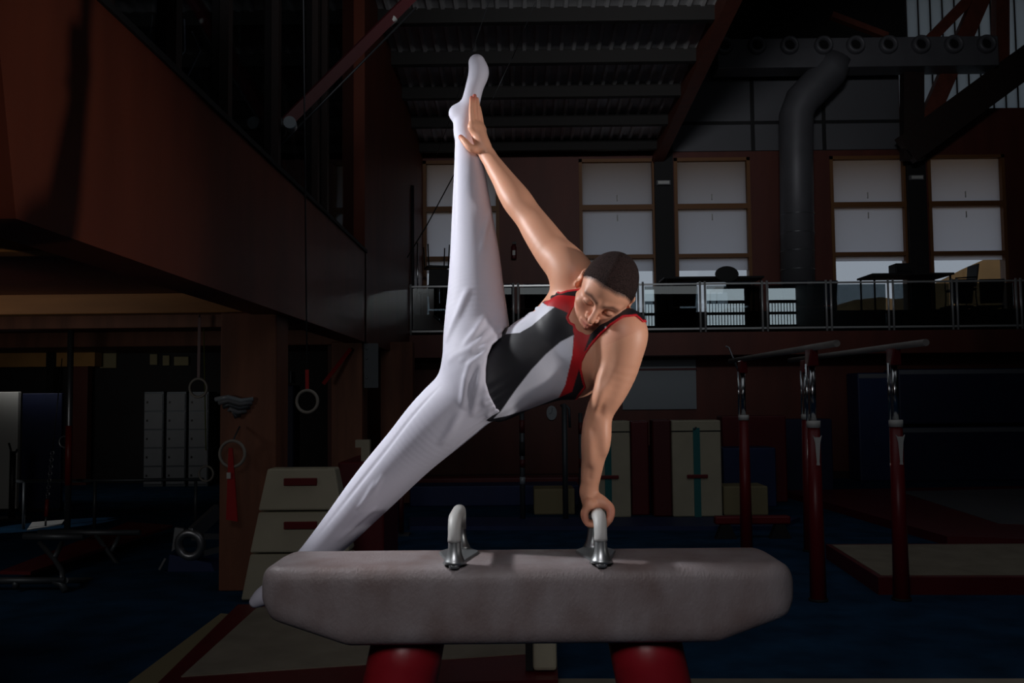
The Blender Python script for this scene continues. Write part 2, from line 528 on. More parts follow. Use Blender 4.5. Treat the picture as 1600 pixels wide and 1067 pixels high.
# rafter and high bay on the right
rf = MB()
rf.hexa([(2.92, YF, roof_z(YF) - 0.12), (3.14, YF, roof_z(YF) - 0.12), (3.14, 4, roof_z(4) - 0.12), (2.92, 4, roof_z(4) - 0.12)][::-1],
        [(2.92, YF, roof_z(YF) + 0.4), (3.14, YF, roof_z(YF) + 0.4), (3.14, 4, roof_z(4) + 0.4), (2.92, 4, roof_z(4) + 0.4)][::-1])
struct(rf.build('rafter', 'rafter_wood'), 'long reddish timber rafter at the roof edge')
new_struct('wall_roof_step', lambda b: b.prism([(3.05, YB, roof_z(YB) + 0.2), (3.05, YF, roof_z(YF) + 0.2), (3.05, YF, 10.5), (3.05, YB, 10.5)], (0.1, 0, 0)), 'dark_wall', label='dark upstand between low and high roof')
hr = MB()
vs = [(3.1 + p[0] + 5.0, y, 10.3 + p[1]) for y in ys for p in pts] + []
hr.add(vs, [(i, i + 1, m_ + i + 1, m_ + i) for i in range(m_ - 1)])
hr.box((3.0, YB, 10.4), (XR, YF + 0.4, 10.6))
ceil2 = struct(hr.build('ceiling_high', 'sheet_metal'), 'high corrugated roof over the right bay')
for y in (18.2, 16.2, 14.2):
    sbox('purlin', (3.1, y - 0.1, 10.0), (XR, y + 0.1, 10.3), 'dark_timber', ceil2)
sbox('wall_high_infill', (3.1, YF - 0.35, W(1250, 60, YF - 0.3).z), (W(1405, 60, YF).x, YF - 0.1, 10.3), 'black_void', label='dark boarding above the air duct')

# timber truss in the right gable
truss = sgroup('roof_truss', 'timber roof truss crossing the bright gable sheets')
YT = 18.9
def tb(p, q, Y, w, m):
    MB().bar(W(*p, Y), W(*q, Y), w, 0.22, (0, 1, 0)).build('truss_member', m, truss)
tb((1415, 235), (1680, 40), YT, 0.62, 'dark_timber')
tb((1448, 190), (1540, -20), YT + 0.25, 0.34, 'rafter_wood')
tb((1440, 75), (1525, -12), YT + 0.3, 0.22, 'rafter_wood')
tb((1563, -40), (1563, 110), YT + 0.3, 0.28, 'rafter_wood')
tb((1425, 90), (1425, 250), YT + 0.1, 0.42, 'dark_timber')
tb((1298, 25), (1385, 58), YT + 0.3, 0.12, 'rafter_wood')
# dark timbers between window pairs
for pc in (1037, 1433):
    a, b = W(pc - 13, 330, YF - 0.12), W(pc + 16, 330, YF - 0.12)
    sbox('column', (a.x, YF - 0.12, zfl), (b.x, YF + 0.0, zt + 0.3), 'near_black', label='dark post between a pair of far windows')

# wall behind the camera with daylight windows (they reflect in the balustrade glass)
bw = []
YV = YR + (YR - YB)
for a, b in ((676, 702), (1004, 1023), (1104, 1164), (1202, 1255), (1333, 1389), (1425, 1489), (1580, 1640)):
    bw.append((W(a, 480, YV).x, W(b, 480, YV).x))
zw0, zw1 = W(1230, 511, YV).z, W(1230, 450, YV).z
sbox('wall_front', (-12, YB - 0.3, -0.2), (XR + 0.2, YB - 0.1, 11), 'dark_wall', label='dark wall behind the photographer')
for k, (a, b) in enumerate(bw):
    g = sgroup('window_%d' % (30 + k), 'daylit window high on the wall behind the photographer')
    hgt = zw1 - zw0
    MB().box((a, YB - 0.08, zw0), (b, YB - 0.06, zw1)).build('pane', 'daylight_pane', g)
    for f0, f1 in ((0.0, 0.07), (0.33, 0.40), (0.62, 0.70)):
        MB().box((a, YB - 0.06, zw0 + f0 * hgt), (b, YB, zw0 + f1 * hgt)).build('transom', 'near_black', g)
    s0 = MB().box((a, YB - 0.06, zw0), (a + 0.03, YB - 0.02, zw0 + 0.62 * hgt)).build('slat', 'near_black', g)
    for i in range(1, int((b - a) / 0.14) + 1):
        share(s0, (i * 0.14, 0, 0), g)
# ---------------------------------------------------------------- pommel horse
YH = 2.85
# signed-distance modelling: shapes are blended as distance fields and meshed once
def A3(p): return np.array((p[0], p[1], p[2]), dtype=np.float32)
def smin(a, b, k):
    h = np.maximum(k - np.abs(a - b), 0.0) / k
    return np.minimum(a, b) - h * h * k * 0.25
def smax(a, b, k): return -smin(-a, -b, k)
def cone(P, a, b, ra, rb):
    a, b = A3(a), A3(b)
    ab = b - a
    t = np.clip((P - a) @ ab / float(ab @ ab), 0, 1)
    return np.linalg.norm(P - a - t[:, None] * ab, axis=1) - (ra + (rb - ra) * t)
def near(P, lo, hi, f, pad=0.07):       # evaluate f only close to its box
    lo, hi = np.array(lo, dtype=np.float32), np.array(hi, dtype=np.float32)
    g = np.maximum(np.maximum(lo - P, P - hi), 0)
    d = np.sqrt((g * g).sum(1))
    m = d < pad
    if m.any():
        d[m] = f(P[m])
    return d
_DENSE = {}
def dense(pts, n):                     # Catmull-Rom resampling of limb stations
    key = (tuple(map(float, np.concatenate([A3(p) for p, r in pts]))), n)
    if key not in _DENSE:
        A = np.array([[*A3(p), r] for p, r in pts], dtype=np.float64)
        A = np.concatenate([[2 * A[0] - A[1]], A, [2 * A[-1] - A[-2]]])
        out = []
        for i in range(1, len(A) - 2):
            for k in range(n):
                t = k / n
                a, b, c, d = A[i - 1:i + 3]
                out.append(0.5 * (2 * b + (c - a) * t + (2 * a - 5 * b + 4 * c - d) * t * t + (3 * b - a - 3 * c + d) * t ** 3))
        out.append(A[-2])
        _DENSE[key] = np.array(out)
    return _DENSE[key]
def chain(P, pts, k=0.02, n=4):
    D = dense(pts, n)
    r = D[:, 3].max()
    def f(Q):
        d = None
        for a, b in zip(D[:-1], D[1:]):
            c = cone(Q, a[:3], b[:3], a[3], b[3])
            d = c if d is None else np.minimum(d, c)
        return d
    return near(P, D[:, :3].min(0) - r, D[:, :3].max(0) + r, f)
def ellipsoid(P, c, axes, r):
    q = (P - A3(c)) @ np.array(axes, dtype=np.float32).T
    r = np.array(r, dtype=np.float32)
    k0 = np.linalg.norm(q / r, axis=1)
    k1 = np.linalg.norm(q / (r * r), axis=1)
    return k0 * (k0 - 1.0) / np.maximum(k1, 1e-6)
def fold_field(P, pts, sg):             # soft ridge along a polyline, dying out at both ends
    L = [float(np.linalg.norm(A3(b) - A3(a))) for a, b in zip(pts[:-1], pts[1:])]
    tot, acc = sum(L), 0.0
    best, bt = np.full(len(P), 1e9, dtype=np.float32), np.zeros(len(P), dtype=np.float32)
    for (a, b), l in zip(zip(pts[:-1], pts[1:]), L):
        a, b = A3(a), A3(b)
        ab = b - a
        t = np.clip((P - a) @ ab / float(ab @ ab), 0, 1)
        d = np.linalg.norm(P - a - t[:, None] * ab, axis=1)
        m = d < best
        best = np.where(m, d, best)
        bt = np.where(m, (acc + t * l) / tot, bt)
        acc += l
    return np.exp(-(best / sg) ** 2) * np.maximum(np.sin(np.pi * np.clip(bt, 0, 1)), 0) ** 0.8
def polyline_dist(P, pts):
    d = None
    for a, b in zip(pts[:-1], pts[1:]):
        c = cone(P, a, b, 0.0, 0.0)
        d = c if d is None else np.minimum(d, c)
    return d
def poly_sd(x, z, poly):               # signed distance to a closed 2D outline
    n = len(poly)
    d = np.full(x.shape, 1e9, dtype=np.float32)
    s = np.ones(x.shape, dtype=np.float32)
    for i in range(n):
        ax, az = poly[i]
        bx, bz = poly[i - 1]
        ex, ez = bx - ax, bz - az
        wx_, wz_ = x - ax, z - az
        t = np.clip((wx_ * ex + wz_ * ez) / (ex * ex + ez * ez + 1e-12), 0, 1)
        d = np.minimum(d, (wx_ - ex * t) ** 2 + (wz_ - ez * t) ** 2)
        c1, c2, c3 = z >= az, z < bz, ex * wz_ > ez * wx_
        flip = (c1 & c2 & c3) | (~c1 & ~c2 & ~c3)
        s = np.where(flip, -s, s)
    return s * np.sqrt(d)
def polygonize(sdf, lo, hi, h, B=6, newton=2):
    lo = np.array(lo, dtype=np.float32)
    nb = np.ceil((np.array(hi) - lo) / (h * B)).astype(int) + 1
    nx, ny, nz = nb * B
    def ev(P):
        out = np.empty(len(P), dtype=np.float32)
        for i in range(0, len(P), 150000):
            out[i:i + 150000] = sdf(P[i:i + 150000].astype(np.float32))
        return out
    g = np.stack(np.meshgrid(*[np.arange(k) for k in nb], indexing='ij'), -1).reshape(-1, 3)
    cv = ev(lo + (g * B + (B - 1) / 2.0) * h).reshape(nb)
    act = np.abs(cv) < h * B * 1.35
    vals = np.repeat(np.repeat(np.repeat(np.where(cv < 0, -1.0, 1.0).astype(np.float32), B, 0), B, 1), B, 2)
    am = np.repeat(np.repeat(np.repeat(act, B, 0), B, 1), B, 2)
    idx = np.argwhere(am)
    vals[am] = ev(lo + idx * h)
    del am
    ins = vals < 0
    cnt = np.zeros((nx - 1, ny - 1, nz - 1), dtype=np.int8)
    for dx in (0, 1):
        for dy in (0, 1):
            for dz in (0, 1):
                cnt += ins[dx:nx - 1 + dx, dy:ny - 1 + dy, dz:nz - 1 + dz]
    cells = np.argwhere((cnt > 0) & (cnt < 8))
    def fid(c): return (c[:, 0].astype(np.int64) * ny + c[:, 1]) * nz + c[:, 2]
    ids = fid(cells)
    acc = np.zeros((len(cells), 3))
    num = np.zeros(len(cells))
    corners = [(dx, dy, dz) for dx in (0, 1) for dy in (0, 1) for dz in (0, 1)]
    vv = {c: vals[cells[:, 0] + c[0], cells[:, 1] + c[1], cells[:, 2] + c[2]] for c in corners}
    for c in corners:
        for ax in range(3):
            if c[ax] == 0:
                e = list(c)
                e[ax] = 1
                e = tuple(e)
                a, b = vv[c], vv[e]
                x = (a < 0) != (b < 0)
                t = np.where(x, a / np.where(x, a - b, 1), 0)
                for k in range(3):
                    acc[:, k] += np.where(x, c[k] + (t if k == ax else 0), 0)
                num += x
    V = (lo + (cells + acc / num[:, None]) * h).astype(np.float32)
    faces = []
    for ax in range(3):
        sl0 = [slice(1, None)] * 3
        sl1 = [slice(1, None)] * 3
        sl0[ax], sl1[ax] = slice(0, -1), slice(1, None)
        a, b = ins[tuple(sl0)], ins[tuple(sl1)]
        e = np.argwhere(a != b)
        off = np.array([1, 1, 1])
        off[ax] = 0
        e = e + off
        u, w = (ax + 1) % 3, (ax + 2) % 3
        du, dw = np.zeros(3, int), np.zeros(3, int)
        du[u], dw[w] = 1, 1
        q = [e - du - dw, e - dw, e, e - du]
        ok = np.all([(c >= 0).all(1) & (c < np.array([nx - 1, ny - 1, nz - 1])).all(1) for c in q], axis=0)
        q = [np.searchsorted(ids, fid(c[ok])) for c in q]
        e = e[ok]
        inside_first = ins[e[:, 0], e[:, 1], e[:, 2]]
        Q = np.stack(q, 1)
        Q[~inside_first] = Q[~inside_first][:, ::-1]
        faces.append(Q)
    Fq = np.concatenate(faces)
    for _ in range(newton):
        d = ev(V)
        gr = np.zeros_like(V)
        for k in range(3):
            o = np.zeros(3, dtype=np.float32)
            o[k] = h * 0.5
            gr[:, k] = (ev(V + o) - ev(V - o)) / h
        n2 = np.maximum((gr * gr).sum(1), 0.2)
        V = V - np.clip(d / n2, -h * 0.6, h * 0.6)[:, None] * gr
    return V, Fq
def relax(V, Q, w, it):                 # Laplacian smoothing, weighted per vertex
    e = np.concatenate([Q[:, [0, 1]], Q[:, [1, 2]], Q[:, [2, 3]], Q[:, [3, 0]]])
    e = np.concatenate([e, e[:, ::-1]])
    deg = np.bincount(e[:, 0], minlength=len(V)).astype(np.float32)
    V = V.astype(np.float64)
    for _ in range(it):
        S = np.stack([np.bincount(e[:, 0], V[e[:, 1], k], minlength=len(V)) for k in range(3)], 1)
        V = V + (0.5 * w)[:, None] * (S / np.maximum(deg, 1)[:, None] - V)
    return V.astype(np.float32)
def np_mesh(name, V, Fq, m, parent=None, tint=None, base=(0, 0, 0)):
    me = bpy.data.meshes.new(name)
    me.vertices.add(len(V))
    me.vertices.foreach_set('co', (V - np.array(base, dtype=np.float32)).astype(np.float32).ravel())
    me.loops.add(Fq.size)
    me.loops.foreach_set('vertex_index', Fq.astype(np.int32).ravel())
    me.polygons.add(len(Fq))
    me.polygons.foreach_set('loop_start', np.arange(0, Fq.size, 4, dtype=np.int32))
    me.polygons.foreach_set('loop_total', np.full(len(Fq), 4, dtype=np.int32))
    me.polygons.foreach_set('use_smooth', np.ones(len(Fq), dtype=bool))
    if tint is not None:
        at = me.color_attributes.new('tint', 'FLOAT_COLOR', 'POINT')
        at.data.foreach_set('color', np.concatenate([tint, np.ones((len(V), 1))], 1).astype(np.float32).ravel())
    me.materials.append(MATS[m])
    me.update(calc_edges=True)
    me.validate()
    o = bpy.data.objects.new(name, me)
    col.objects.link(o)
    if parent is not None:
        o.parent = parent
    return o

mat('horse_leather', (152, 144, 146), 0.5, var=0.14, vscale=6, bump=0.2, bscale=110, stretch=(1.3, 1, 0.8), rgb2=(122, 106, 104))
mat('satin_metal', (190, 194, 196), 0.36, metal=0.9)
mat('handle_grip', (186, 186, 184), 0.45, var=0.08)
ZT = 1.15
def hx(px): return W(px, 900, YH).x
def hz(py): return W(820, py, 2.70).z
prof = [(hx(417), 1.045), (hx(416), 1.085), (hx(419), 1.115), (hx(428), 1.137), (hx(446), ZT), (hx(1196), ZT), (hx(1216), ZT - 0.014), (hx(1229), ZT - 0.045),
        (hx(1232), 1.075), (hx(1229), 1.03), (hx(1223), hz(955)), (hx(1214), hz(967)), (hx(1106), hz(1003) - 0.01), (hx(556), hz(1004) - 0.01), (hx(440), hz(967)), (hx(426), hz(950))]
fine = []
for a, b in zip(prof, prof[1:] + prof[:1]):
    n_ = max(1, int(math.hypot(b[0] - a[0], b[1] - a[1]) / 0.03))
    fine += [(a[0] + (b[0] - a[0]) * i / n_, a[1] + (b[1] - a[1]) * i / n_) for i in range(n_)]
prof = fine
for _ in range(2):                      # round the outline's corners
    prof = [p for a, b in zip(prof, prof[1:] + prof[:1]) for p in (((a[0] * 3 + b[0]) / 4, (a[1] * 3 + b[1]) / 4), ((a[0] + b[0] * 3) / 4, (a[1] + b[1] * 3) / 4))]
HR = 0.055
hc = (sum(p[0] for p in prof) / len(prof), sum(p[1] for p in prof) / len(prof))
def horse_sdf(P):
    d2 = poly_sd(P[:, 0], P[:, 2], prof) - 0.0
    wy = np.abs(P[:, 1] - YH) - 0.175
    a, b = d2 + HR, wy + HR
    d = np.minimum(np.maximum(a, b), 0) + np.sqrt(np.maximum(a, 0) ** 2 + np.maximum(b, 0) ** 2) - HR
    rp, hl_ = 0.13, (hx(1232) - hx(416)) / 2            # rounded ends in plan
    gx, gy = np.abs(P[:, 0] - (hx(1232) + hx(416)) / 2) - hl_ + rp, wy + rp
    plan = np.minimum(np.maximum(gx, gy), 0) + np.sqrt(np.maximum(gx, 0) ** 2 + np.maximum(gy, 0) ** 2) - rp
    return smax(d, plan, 0.03)
V, Q = polygonize(horse_sdf, (hx(417) - 0.03, YH - 0.2, 0.86), (hx(1231) + 0.03, YH + 0.2, 1.2), 0.007)
horse = thing('pommel_horse', (0.047, YH, 0), 'grey leather pommel horse with two metal handles on red legs', 'pommel horse')
np_mesh('body', V, Q, 'horse_leather', horse, base=(0.047, YH, 0))
XP = [W(715, 860, YH).x, W(933, 860, YH).x]
for xp_ in XP:
    path, rad = [], []
    y0, y1, zt_ = YH - 0.135, YH + 0.135, ZT + 0.128
    for i in range(9):
        t = i / 8
        path.append((xp_, y0, ZT + 0.004 + t * 0.07))
        rad.append(0.018 + 0.017 * (1 - t) ** 3)
    for i in range(1, 9):
        a = math.pi / 2 * i / 8
        path.append((xp_, y0 + 0.05 * (1 - math.cos(a)), ZT + 0.074 + (zt_ - ZT - 0.074) * math.sin(a)))
        rad.append(0.017 + 0.002 * i / 8)
    path += [(2 * 0 + p[0], 2 * YH - p[1], p[2]) for p in path[::-1]]
    rad += rad[::-1]
    grip = [i for i, p in enumerate(path) if p[2] > ZT + 0.062]
    hd = MB().tube(path, rad, 20).build('handle', 'satin_metal', horse)
    hg = MB().tube([path[i] for i in grip], [rad[i] + 0.0015 for i in grip], 20).build('handle_grip', 'handle_grip', hd)
    fl_ = MB()
    out = [(-0.012, -0.168), (0.012, -0.168), (0.056, 0.03), (0.062, 0.06), (0.056, 0.085), (0.012, 0.168), (-0.012, 0.168), (-0.056, 0.085), (-0.062, 0.06), (-0.056, 0.03)]
    fl_.prism([(xp_ + a, YH + b, ZT - 0.006) for a, b in out], (0, 0, 0.013))
    fl_.build('handle_flange', 'satin_metal', horse, 0.004)
def leg(px0, px1, qx0, qx1, yoff):
    a0, a1 = W(px0, 1004, YH).x, W(px1, 1004, YH).x
    b0, b1 = W(qx0, 1067, YH).x, W(qx1, 1067, YH).x
    z0 = hz(1003) + 0.03
    z1 = W(800, 1067, YH).z
    k = (z0 + 0.0) / (z0 - z1 + 0.02)
    c0, c1 = (a0 + a1) / 2, (b0 + b1) / 2
    cx = c0 + (c1 - c0) * k
    r0 = (a1 - a0) / 2
    m = MB()
    pts, rr = [], []
    for i in range(9):
        t = i / 8
        pts.append((c0 + (cx - c0) * t, YH + yoff * t, z0 * (1 - t)))
        rr.append(r0 * (1 + 0.05 * math.sin(t * math.pi)))
    m.tube(pts, rr, 28)
    m.build('leg', 'leg_vinyl', horse)
    MB().box((cx - 0.13, YH - 0.42, 0.0), (cx + 0.13, YH + 0.42, 0.06)).build('base_beam', 'dark_red_paint', horse, 0.01)
leg(588, 700, 562, 684, 0.0)
leg(944, 1056, 960, 1086, 0.0)
MB().box((0.047 - 0.34, YH - 0.11, hz(1003) + 0.0), (0.047 + 0.34, YH + 0.11, hz(1003) + 0.04)).build('underside_plate', 'near_black', horse)
# ---------------------------------------------------------------- far balcony: railing, furniture, services
edges = [638, 709, 806, 903, 1001, 1098, 1195, 1295, 1392, 1492, 1592, 1690]
rail = thing('balcony_railing', (0, YR, zfl), 'long chrome and glass balustrade along the far balcony', 'railing')
zr0, zr1 = zfl + 0.05, W(1100, 442, YR).z
exs = [W(v, 480, YR).x for v in edges]
MB().box((exs[0], YR + 0.0, zr1 - 0.03), (exs[-1], YR + 0.05, zr1)).build('top_rail', 'rail_metal', rail)
MB().box((exs[0], YR + 0.0, zr0), (exs[-1], YR + 0.05, zr0 + 0.035)).build('bottom_rail', 'rail_metal', rail)
for i, x in enumerate(exs):
    for dx in (-0.045, 0.045):
        if 0 < i or dx > 0:
            MB().tube([(x + dx, YR - 0.01, zfl), (x + dx, YR - 0.01, zr1 + 0.03)], 0.02, 8).build('post', 'rail_metal', rail)
for a, b in zip(exs[:-1], exs[1:]):
    MB().box((a + 0.08, YR + 0.02, zr0 + 0.05), (b - 0.08, YR + 0.03, zr1 - 0.05)).build('glass_panel', 'balustrade_glass', rail)

def chair(loc, rz, label, group, cloth='navy_cloth', round_back=False, flip=False, armrests=False):
    t = thing('chair', loc, label, 'chair', group)
    t.rotation_euler = (math.pi if flip else 0, 0, rz)
    PARENT_AT[t.name] = Vector((0, 0, 0))
    b = MB()
    b.box((-0.22, -0.22, 0.42), (0.22, 0.22, 0.47)).build('seat', cloth, t, 0.015)
    bk = MB()
    if round_back:
        n = 20
        bk.prism([(0.235 * math.cos(2 * math.pi * i / n), 0.2, 0.72 + 0.16 * math.sin(2 * math.pi * i / n)) for i in range(n)], (0, 0.04, 0))
        bk.box((-0.02, 0.2, 0.44), (0.02, 0.23, 0.6))
    else:
        bk.hexa([(-0.2, 0.2, 0.5), (0.2, 0.2, 0.5), (0.2, 0.235, 0.5), (-0.2, 0.235, 0.5)], [(-0.23, 0.26, 0.95), (0.23, 0.26, 0.95), (0.23, 0.29, 0.95), (-0.23, 0.29, 0.95)])
    bk.build('backrest', cloth, t, 0.012)
    for sx in (-1, 1):
        for sy in (-1, 1):
            MB().tube([(sx * 0.2, sy * 0.2, 0.43), (sx * 0.22, sy * 0.22, 0.0)], 0.013, 8).build('leg', 'black_plastic', t)
        if armrests:
            MB().tube([(sx * 0.23, -0.2, 0.44), (sx * 0.23, -0.2, 0.66), (sx * 0.23, 0.22, 0.68)], 0.014, 8).build('armrest', 'black_plastic', t)
    return t
def table(x0, x1, y0, y1, z0, h, label):
    t = thing('table', ((x0 + x1) / 2, (y0 + y1) / 2, z0), label, 'table')
    MB().box((x0, y0, z0 + h - 0.04), (x1, y1, z0 + h)).build('tabletop', 'near_black', t, 0.006)
    for x in (x0 + 0.06, x1 - 0.06):
        for y in (y0 + 0.06, y1 - 0.06):
            MB().tube([(x, y, z0), (x, y, z0 + h - 0.03)], 0.02, 8).build('leg', 'black_plastic', t)
    return t
zpl = zfl + 0.45
for v, where in ((690, 'below the upturned chair'), (785, 'close to the raised thigh'), (836, 'under the raised upper arm'), (1068, 'at the head end of the long table'), (1150, 'in front of the round-backed chair'),
                 (1237, 'in front of the thick down pipe'), (1285, 'just past the thick down pipe'), (1494, 'in front of the black armchair'), (1542, 'past the black armchair')):
    chair((W(v, 480, 17.52).x, 17.52, zfl), math.pi + random.uniform(-0.1, 0.1), 'navy cloth chair behind the balcony glass, ' + where, 'navy chairs behind the balustrade')
table(W(1035, 420, 18.5).x, W(1190, 420, 18.5).x, 18.3, 19.0, zpl, 0.74, 'long black table under the pair of windows beside the air duct')
table(W(1352, 410, 18.6).x, W(1478, 410, 18.6).x, 18.25, 19.1, zpl, 0.76, 'black table below the right pair of far windows')
table(W(655, 430, 18.6).x, W(712, 430, 18.6).x, 18.3, 18.9, zpl, 0.5, 'low black table carrying an upturned chair')
chair((W(1130, 430, 18.1).x, 18.1, zpl), math.pi + 0.1, 'black chair with a round back at the long table', None, 'black_plastic', round_back=True)
chair((W(1500, 430, 18.6).x, 18.6, zpl), -math.pi / 2, 'black armchair standing at the end of the right table', None, 'black_plastic', armrests=True)
chair((W(682, 400, 18.6).x, 18.6, zpl + 0.5 + 0.95), 0.3, 'upturned chair resting on the low table', None, 'black_plastic', flip=True)
t = thing('printer', (W(1409, 420, 18.4).x, 18.45, zpl + 0.76), 'dark boxy machine on the table below the right windows', 'printer')
a = W(1409, 420, 18.4).x
MB().box((a - 0.17, 18.28, zpl + 0.76), (a + 0.17, 18.65, zpl + 0.96)).build('body', 'near_black', t, 0.02)
MB().box((a - 0.14, 18.24, zpl + 0.80), (a + 0.14, 18.3, zpl + 0.86)).build('paper_tray', 'black_plastic', t)
# fire extinguisher on the far wall
p = W(803, 405, YF - 0.1)
t = thing('fire_extinguisher', (p.x, YF - 0.1, p.z), 'small fire extinguisher hung on the wood wall behind the arm', 'extinguisher')
MB().tube([(p.x, YF - 0.1, p.z), (p.x, YF - 0.1, p.z + 0.03), (p.x, YF - 0.1, p.z + 0.26), (p.x, YF - 0.1, p.z + 0.32)], [0.05, 0.06, 0.06, 0.025], 14).build('cylinder', 'dark_red_paint', t)
MB().box((p.x - 0.03, YF - 0.13, p.z + 0.32), (p.x + 0.05, YF - 0.07, p.z + 0.37)).build('valve', 'black_plastic', t)
MB().box((p.x - 0.03, YF - 0.165, p.z + 0.08), (p.x + 0.03, YF - 0.158, p.z + 0.18)).build('label_plate', 'white_paint', t)
# emergency lamps between the window pairs
for pc, pyy, lab in ((1037, 285, 'small white emergency lamp between the windows left of the duct'), (1433, 277, 'small white emergency lamp between the right pair of windows')):
    a, b = W(pc - 11, pyy + 4, YF - 0.2), W(pc + 11, pyy - 4, YF - 0.2)
    t = thing('emergency_lamp', ((a.x + b.x) / 2, YF - 0.2, a.z), lab, 'lamp')
    MB().box((a.x, YF - 0.2, a.z), (b.x, YF - 0.12, b.z)).build('housing', 'grey_panel', t, 0.01)
    MB().box((a.x + 0.03, YF - 0.215, a.z + 0.02), (b.x - 0.03, YF - 0.2, b.z - 0.02)).build('diffuser', 'white_paint', t)
# air duct with nozzles
YD = 18.55
t = thing('air_duct', (W(1245, 450, YD).x, YD, zpl), 'grey ventilation duct with a row of round nozzles and a thick down pipe', 'duct')
a, b = W(1122, 104, YD), W(1560, 62, YD)
MB().box((a.x, YD, W(1340, 104, YD).z), (b.x, YD + 0.55, W(1340, 58, YD).z)).build('trunk', 'duct_metal', t, 0.02)
for v in (1131, 1182, 1233, 1286, 1336, 1387, 1438, 1489, 1540):
    c = W(v, 71 - (v - 1340) * 0.006, YD)
    n = MB()
    prof_n = [(0.19, 0.05), (0.19, -0.06), (0.165, -0.12), (0.115, -0.12), (0.10, -0.02)]
    k = 20
    vs = [(c.x + r * math.cos(2 * math.pi * i / k), YD + y, c.z + r * math.sin(2 * math.pi * i / k)) for r, y in prof_n for i in range(k)]
    n.add(vs, [(j * k + i, j * k + (i + 1) % k, (j + 1) * k + (i + 1) % k, (j + 1) * k + i) for j in range(4) for i in range(k)], True)
    no = n.build('nozzle', 'duct_metal', t)
    MB().prism([(c.x + 0.105 * math.cos(2 * math.pi * i / k), YD - 0.03, c.z + 0.105 * math.sin(2 * math.pi * i / k)) for i in range(k)], (0, 0.01, 0)).build('nozzle_throat', 'black_void', no)
pp = [W(1305, 92, YD + 0.25), W(1296, 112, YD + 0.25), W(1252, 158, YD + 0.25), W(1244, 180, YD + 0.25), W(1244, 240, YD + 0.25), W(1247, 462, YD + 0.25)]
MB().tube(pp, [0.36, 0.36, 0.35, 0.345, 0.335, 0.335], 28).build('down_pipe', 'duct_metal', t)
for yy in (336, 365, 393, 422):
    c = W(1246, yy, YD + 0.25)
    MB().ring(c, 0.338, 0.008, (0, 0, 1)).build('pipe_band', 'steel', t)

# ---------------------------------------------------------------- wall under the balcony and mats
YW = YR + 0.9
t = thing('whiteboard', W(1030, 640, YW - 0.06), 'grey whiteboard on the wood wall below the balcony', 'whiteboard')
a, b = W(973, 640, YW - 0.06), W(1087, 562, YW - 0.06)
MB().box((a.x, YW - 0.06, a.z), (b.x, YW - 0.01, b.z)).build('board', 'whiteboard', t)
zz = W(1030, 577, YW - 0.07).z
MB().box((a.x - 0.02, YW - 0.08, zz - 0.02), (b.x + 0.02, YW - 0.05, zz + 0.02)).build('divider', 'dark_red_paint', t)
MB().box((a.x - 0.03, YW - 0.07, b.z), (b.x + 0.03, YW - 0.02, b.z + 0.03)).build('frame_rail', 'dull_steel', t)
c = W(862, 645, YW - 0.05)
t = thing('wall_clock', (c.x, YW - 0.05, c.z), 'small round pale clock on the wood wall behind the uprights', 'clock')
k = 20
MB().prism([(c.x + 0.10 * math.cos(2 * math.pi * i / k), YW - 0.06, c.z + 0.14 * math.sin(2 * math.pi * i / k)) for i in range(k)], (0, 0.04, 0)).build('face', 'whiteboard', t)
MB().bar((c.x, YW - 0.065, c.z), (c.x + 0.01, YW - 0.065, c.z + 0.1), 0.012, 0.008).build('hand', 'black_plastic', t)
MB().bar((c.x, YW - 0.065, c.z), (c.x - 0.05, YW - 0.065, c.z - 0.02), 0.014, 0.008).build('hand', 'black_plastic', t)

def stand_mat(x0, x1, yt, Y, depth, m, label, name='gym_mat', strap=True, ybot=None, cat='mat'):
    yb_ = ybot
    a, b = W(x0, yt, Y), W(x1, yt, Y)
    z0 = 0.0 if yb_ is None else W(x0, yb_, Y).z
    t = thing(name, ((a.x + b.x) / 2, Y + depth / 2, z0), label, cat)
    MB().box((a.x, Y, z0), (b.x, Y + depth, a.z)).build('body', m, t, 0.02)
    if strap:
        xc = (a.x + b.x) / 2
        MB().box((xc - 0.045, Y - 0.012, z0), (xc + 0.045, Y, a.z - 0.1)).build('strap', 'turquoise_web', t)
        MB().tube([(xc, Y - 0.01, a.z - 0.09), (xc - 0.035, Y - 0.01, a.z - 0.13)], 0.012, 6).build('strap_buckle', 'dull_steel', t)
        zh = W(1088, 744, Y).z
        MB().box((xc - 0.14, Y - 0.03, zh - 0.025), (xc + 0.14, Y - 0.012, zh + 0.025)).build('handle', 'red_paint', t, 0.008)
        zz = W(1088, 673, Y).z
        MB().box((a.x - 0.004, Y - 0.006, zz - 0.012), (b.x + 0.004, Y + 0.02, zz + 0.004)).build('seam', 'black_plastic', t)
    return t
YM = 12.55
stand_mat(914, 984, 658, YM, 0.35, 'cream_vinyl', 'upright cream gym block partly behind the supporting forearm')
stand_mat(1049, 1126, 657, YM, 0.35, 'cream_vinyl', 'upright cream gym block with turquoise strap below the whiteboard')
stand_mat(985, 1013, 658, YM + 0.2, 0.3, 'red_vinyl', 'dark red padded block behind the gap between cream blocks', strap=False)
stand_mat(1019, 1048, 656, YM + 0.05, 0.3, 'dark_red_paint', 'narrow maroon padded block beside the right cream block', strap=False)
stand_mat(1128, 1228, 650, YM + 1.6, 0.4, 'red_vinyl', 'wide dark red padded block behind the far parallel bar posts', strap=False)
stand_mat(1129, 1212, 700, YM + 1.0, 0.5, 'blue_vinyl', 'blue crash mat set upright in front of a wide red block', strap=False)
stand_mat(980, 1050, 697, YM + 0.6, 0.25, 'blue_vinyl', 'blue mat showing low between the cream blocks', strap=False)
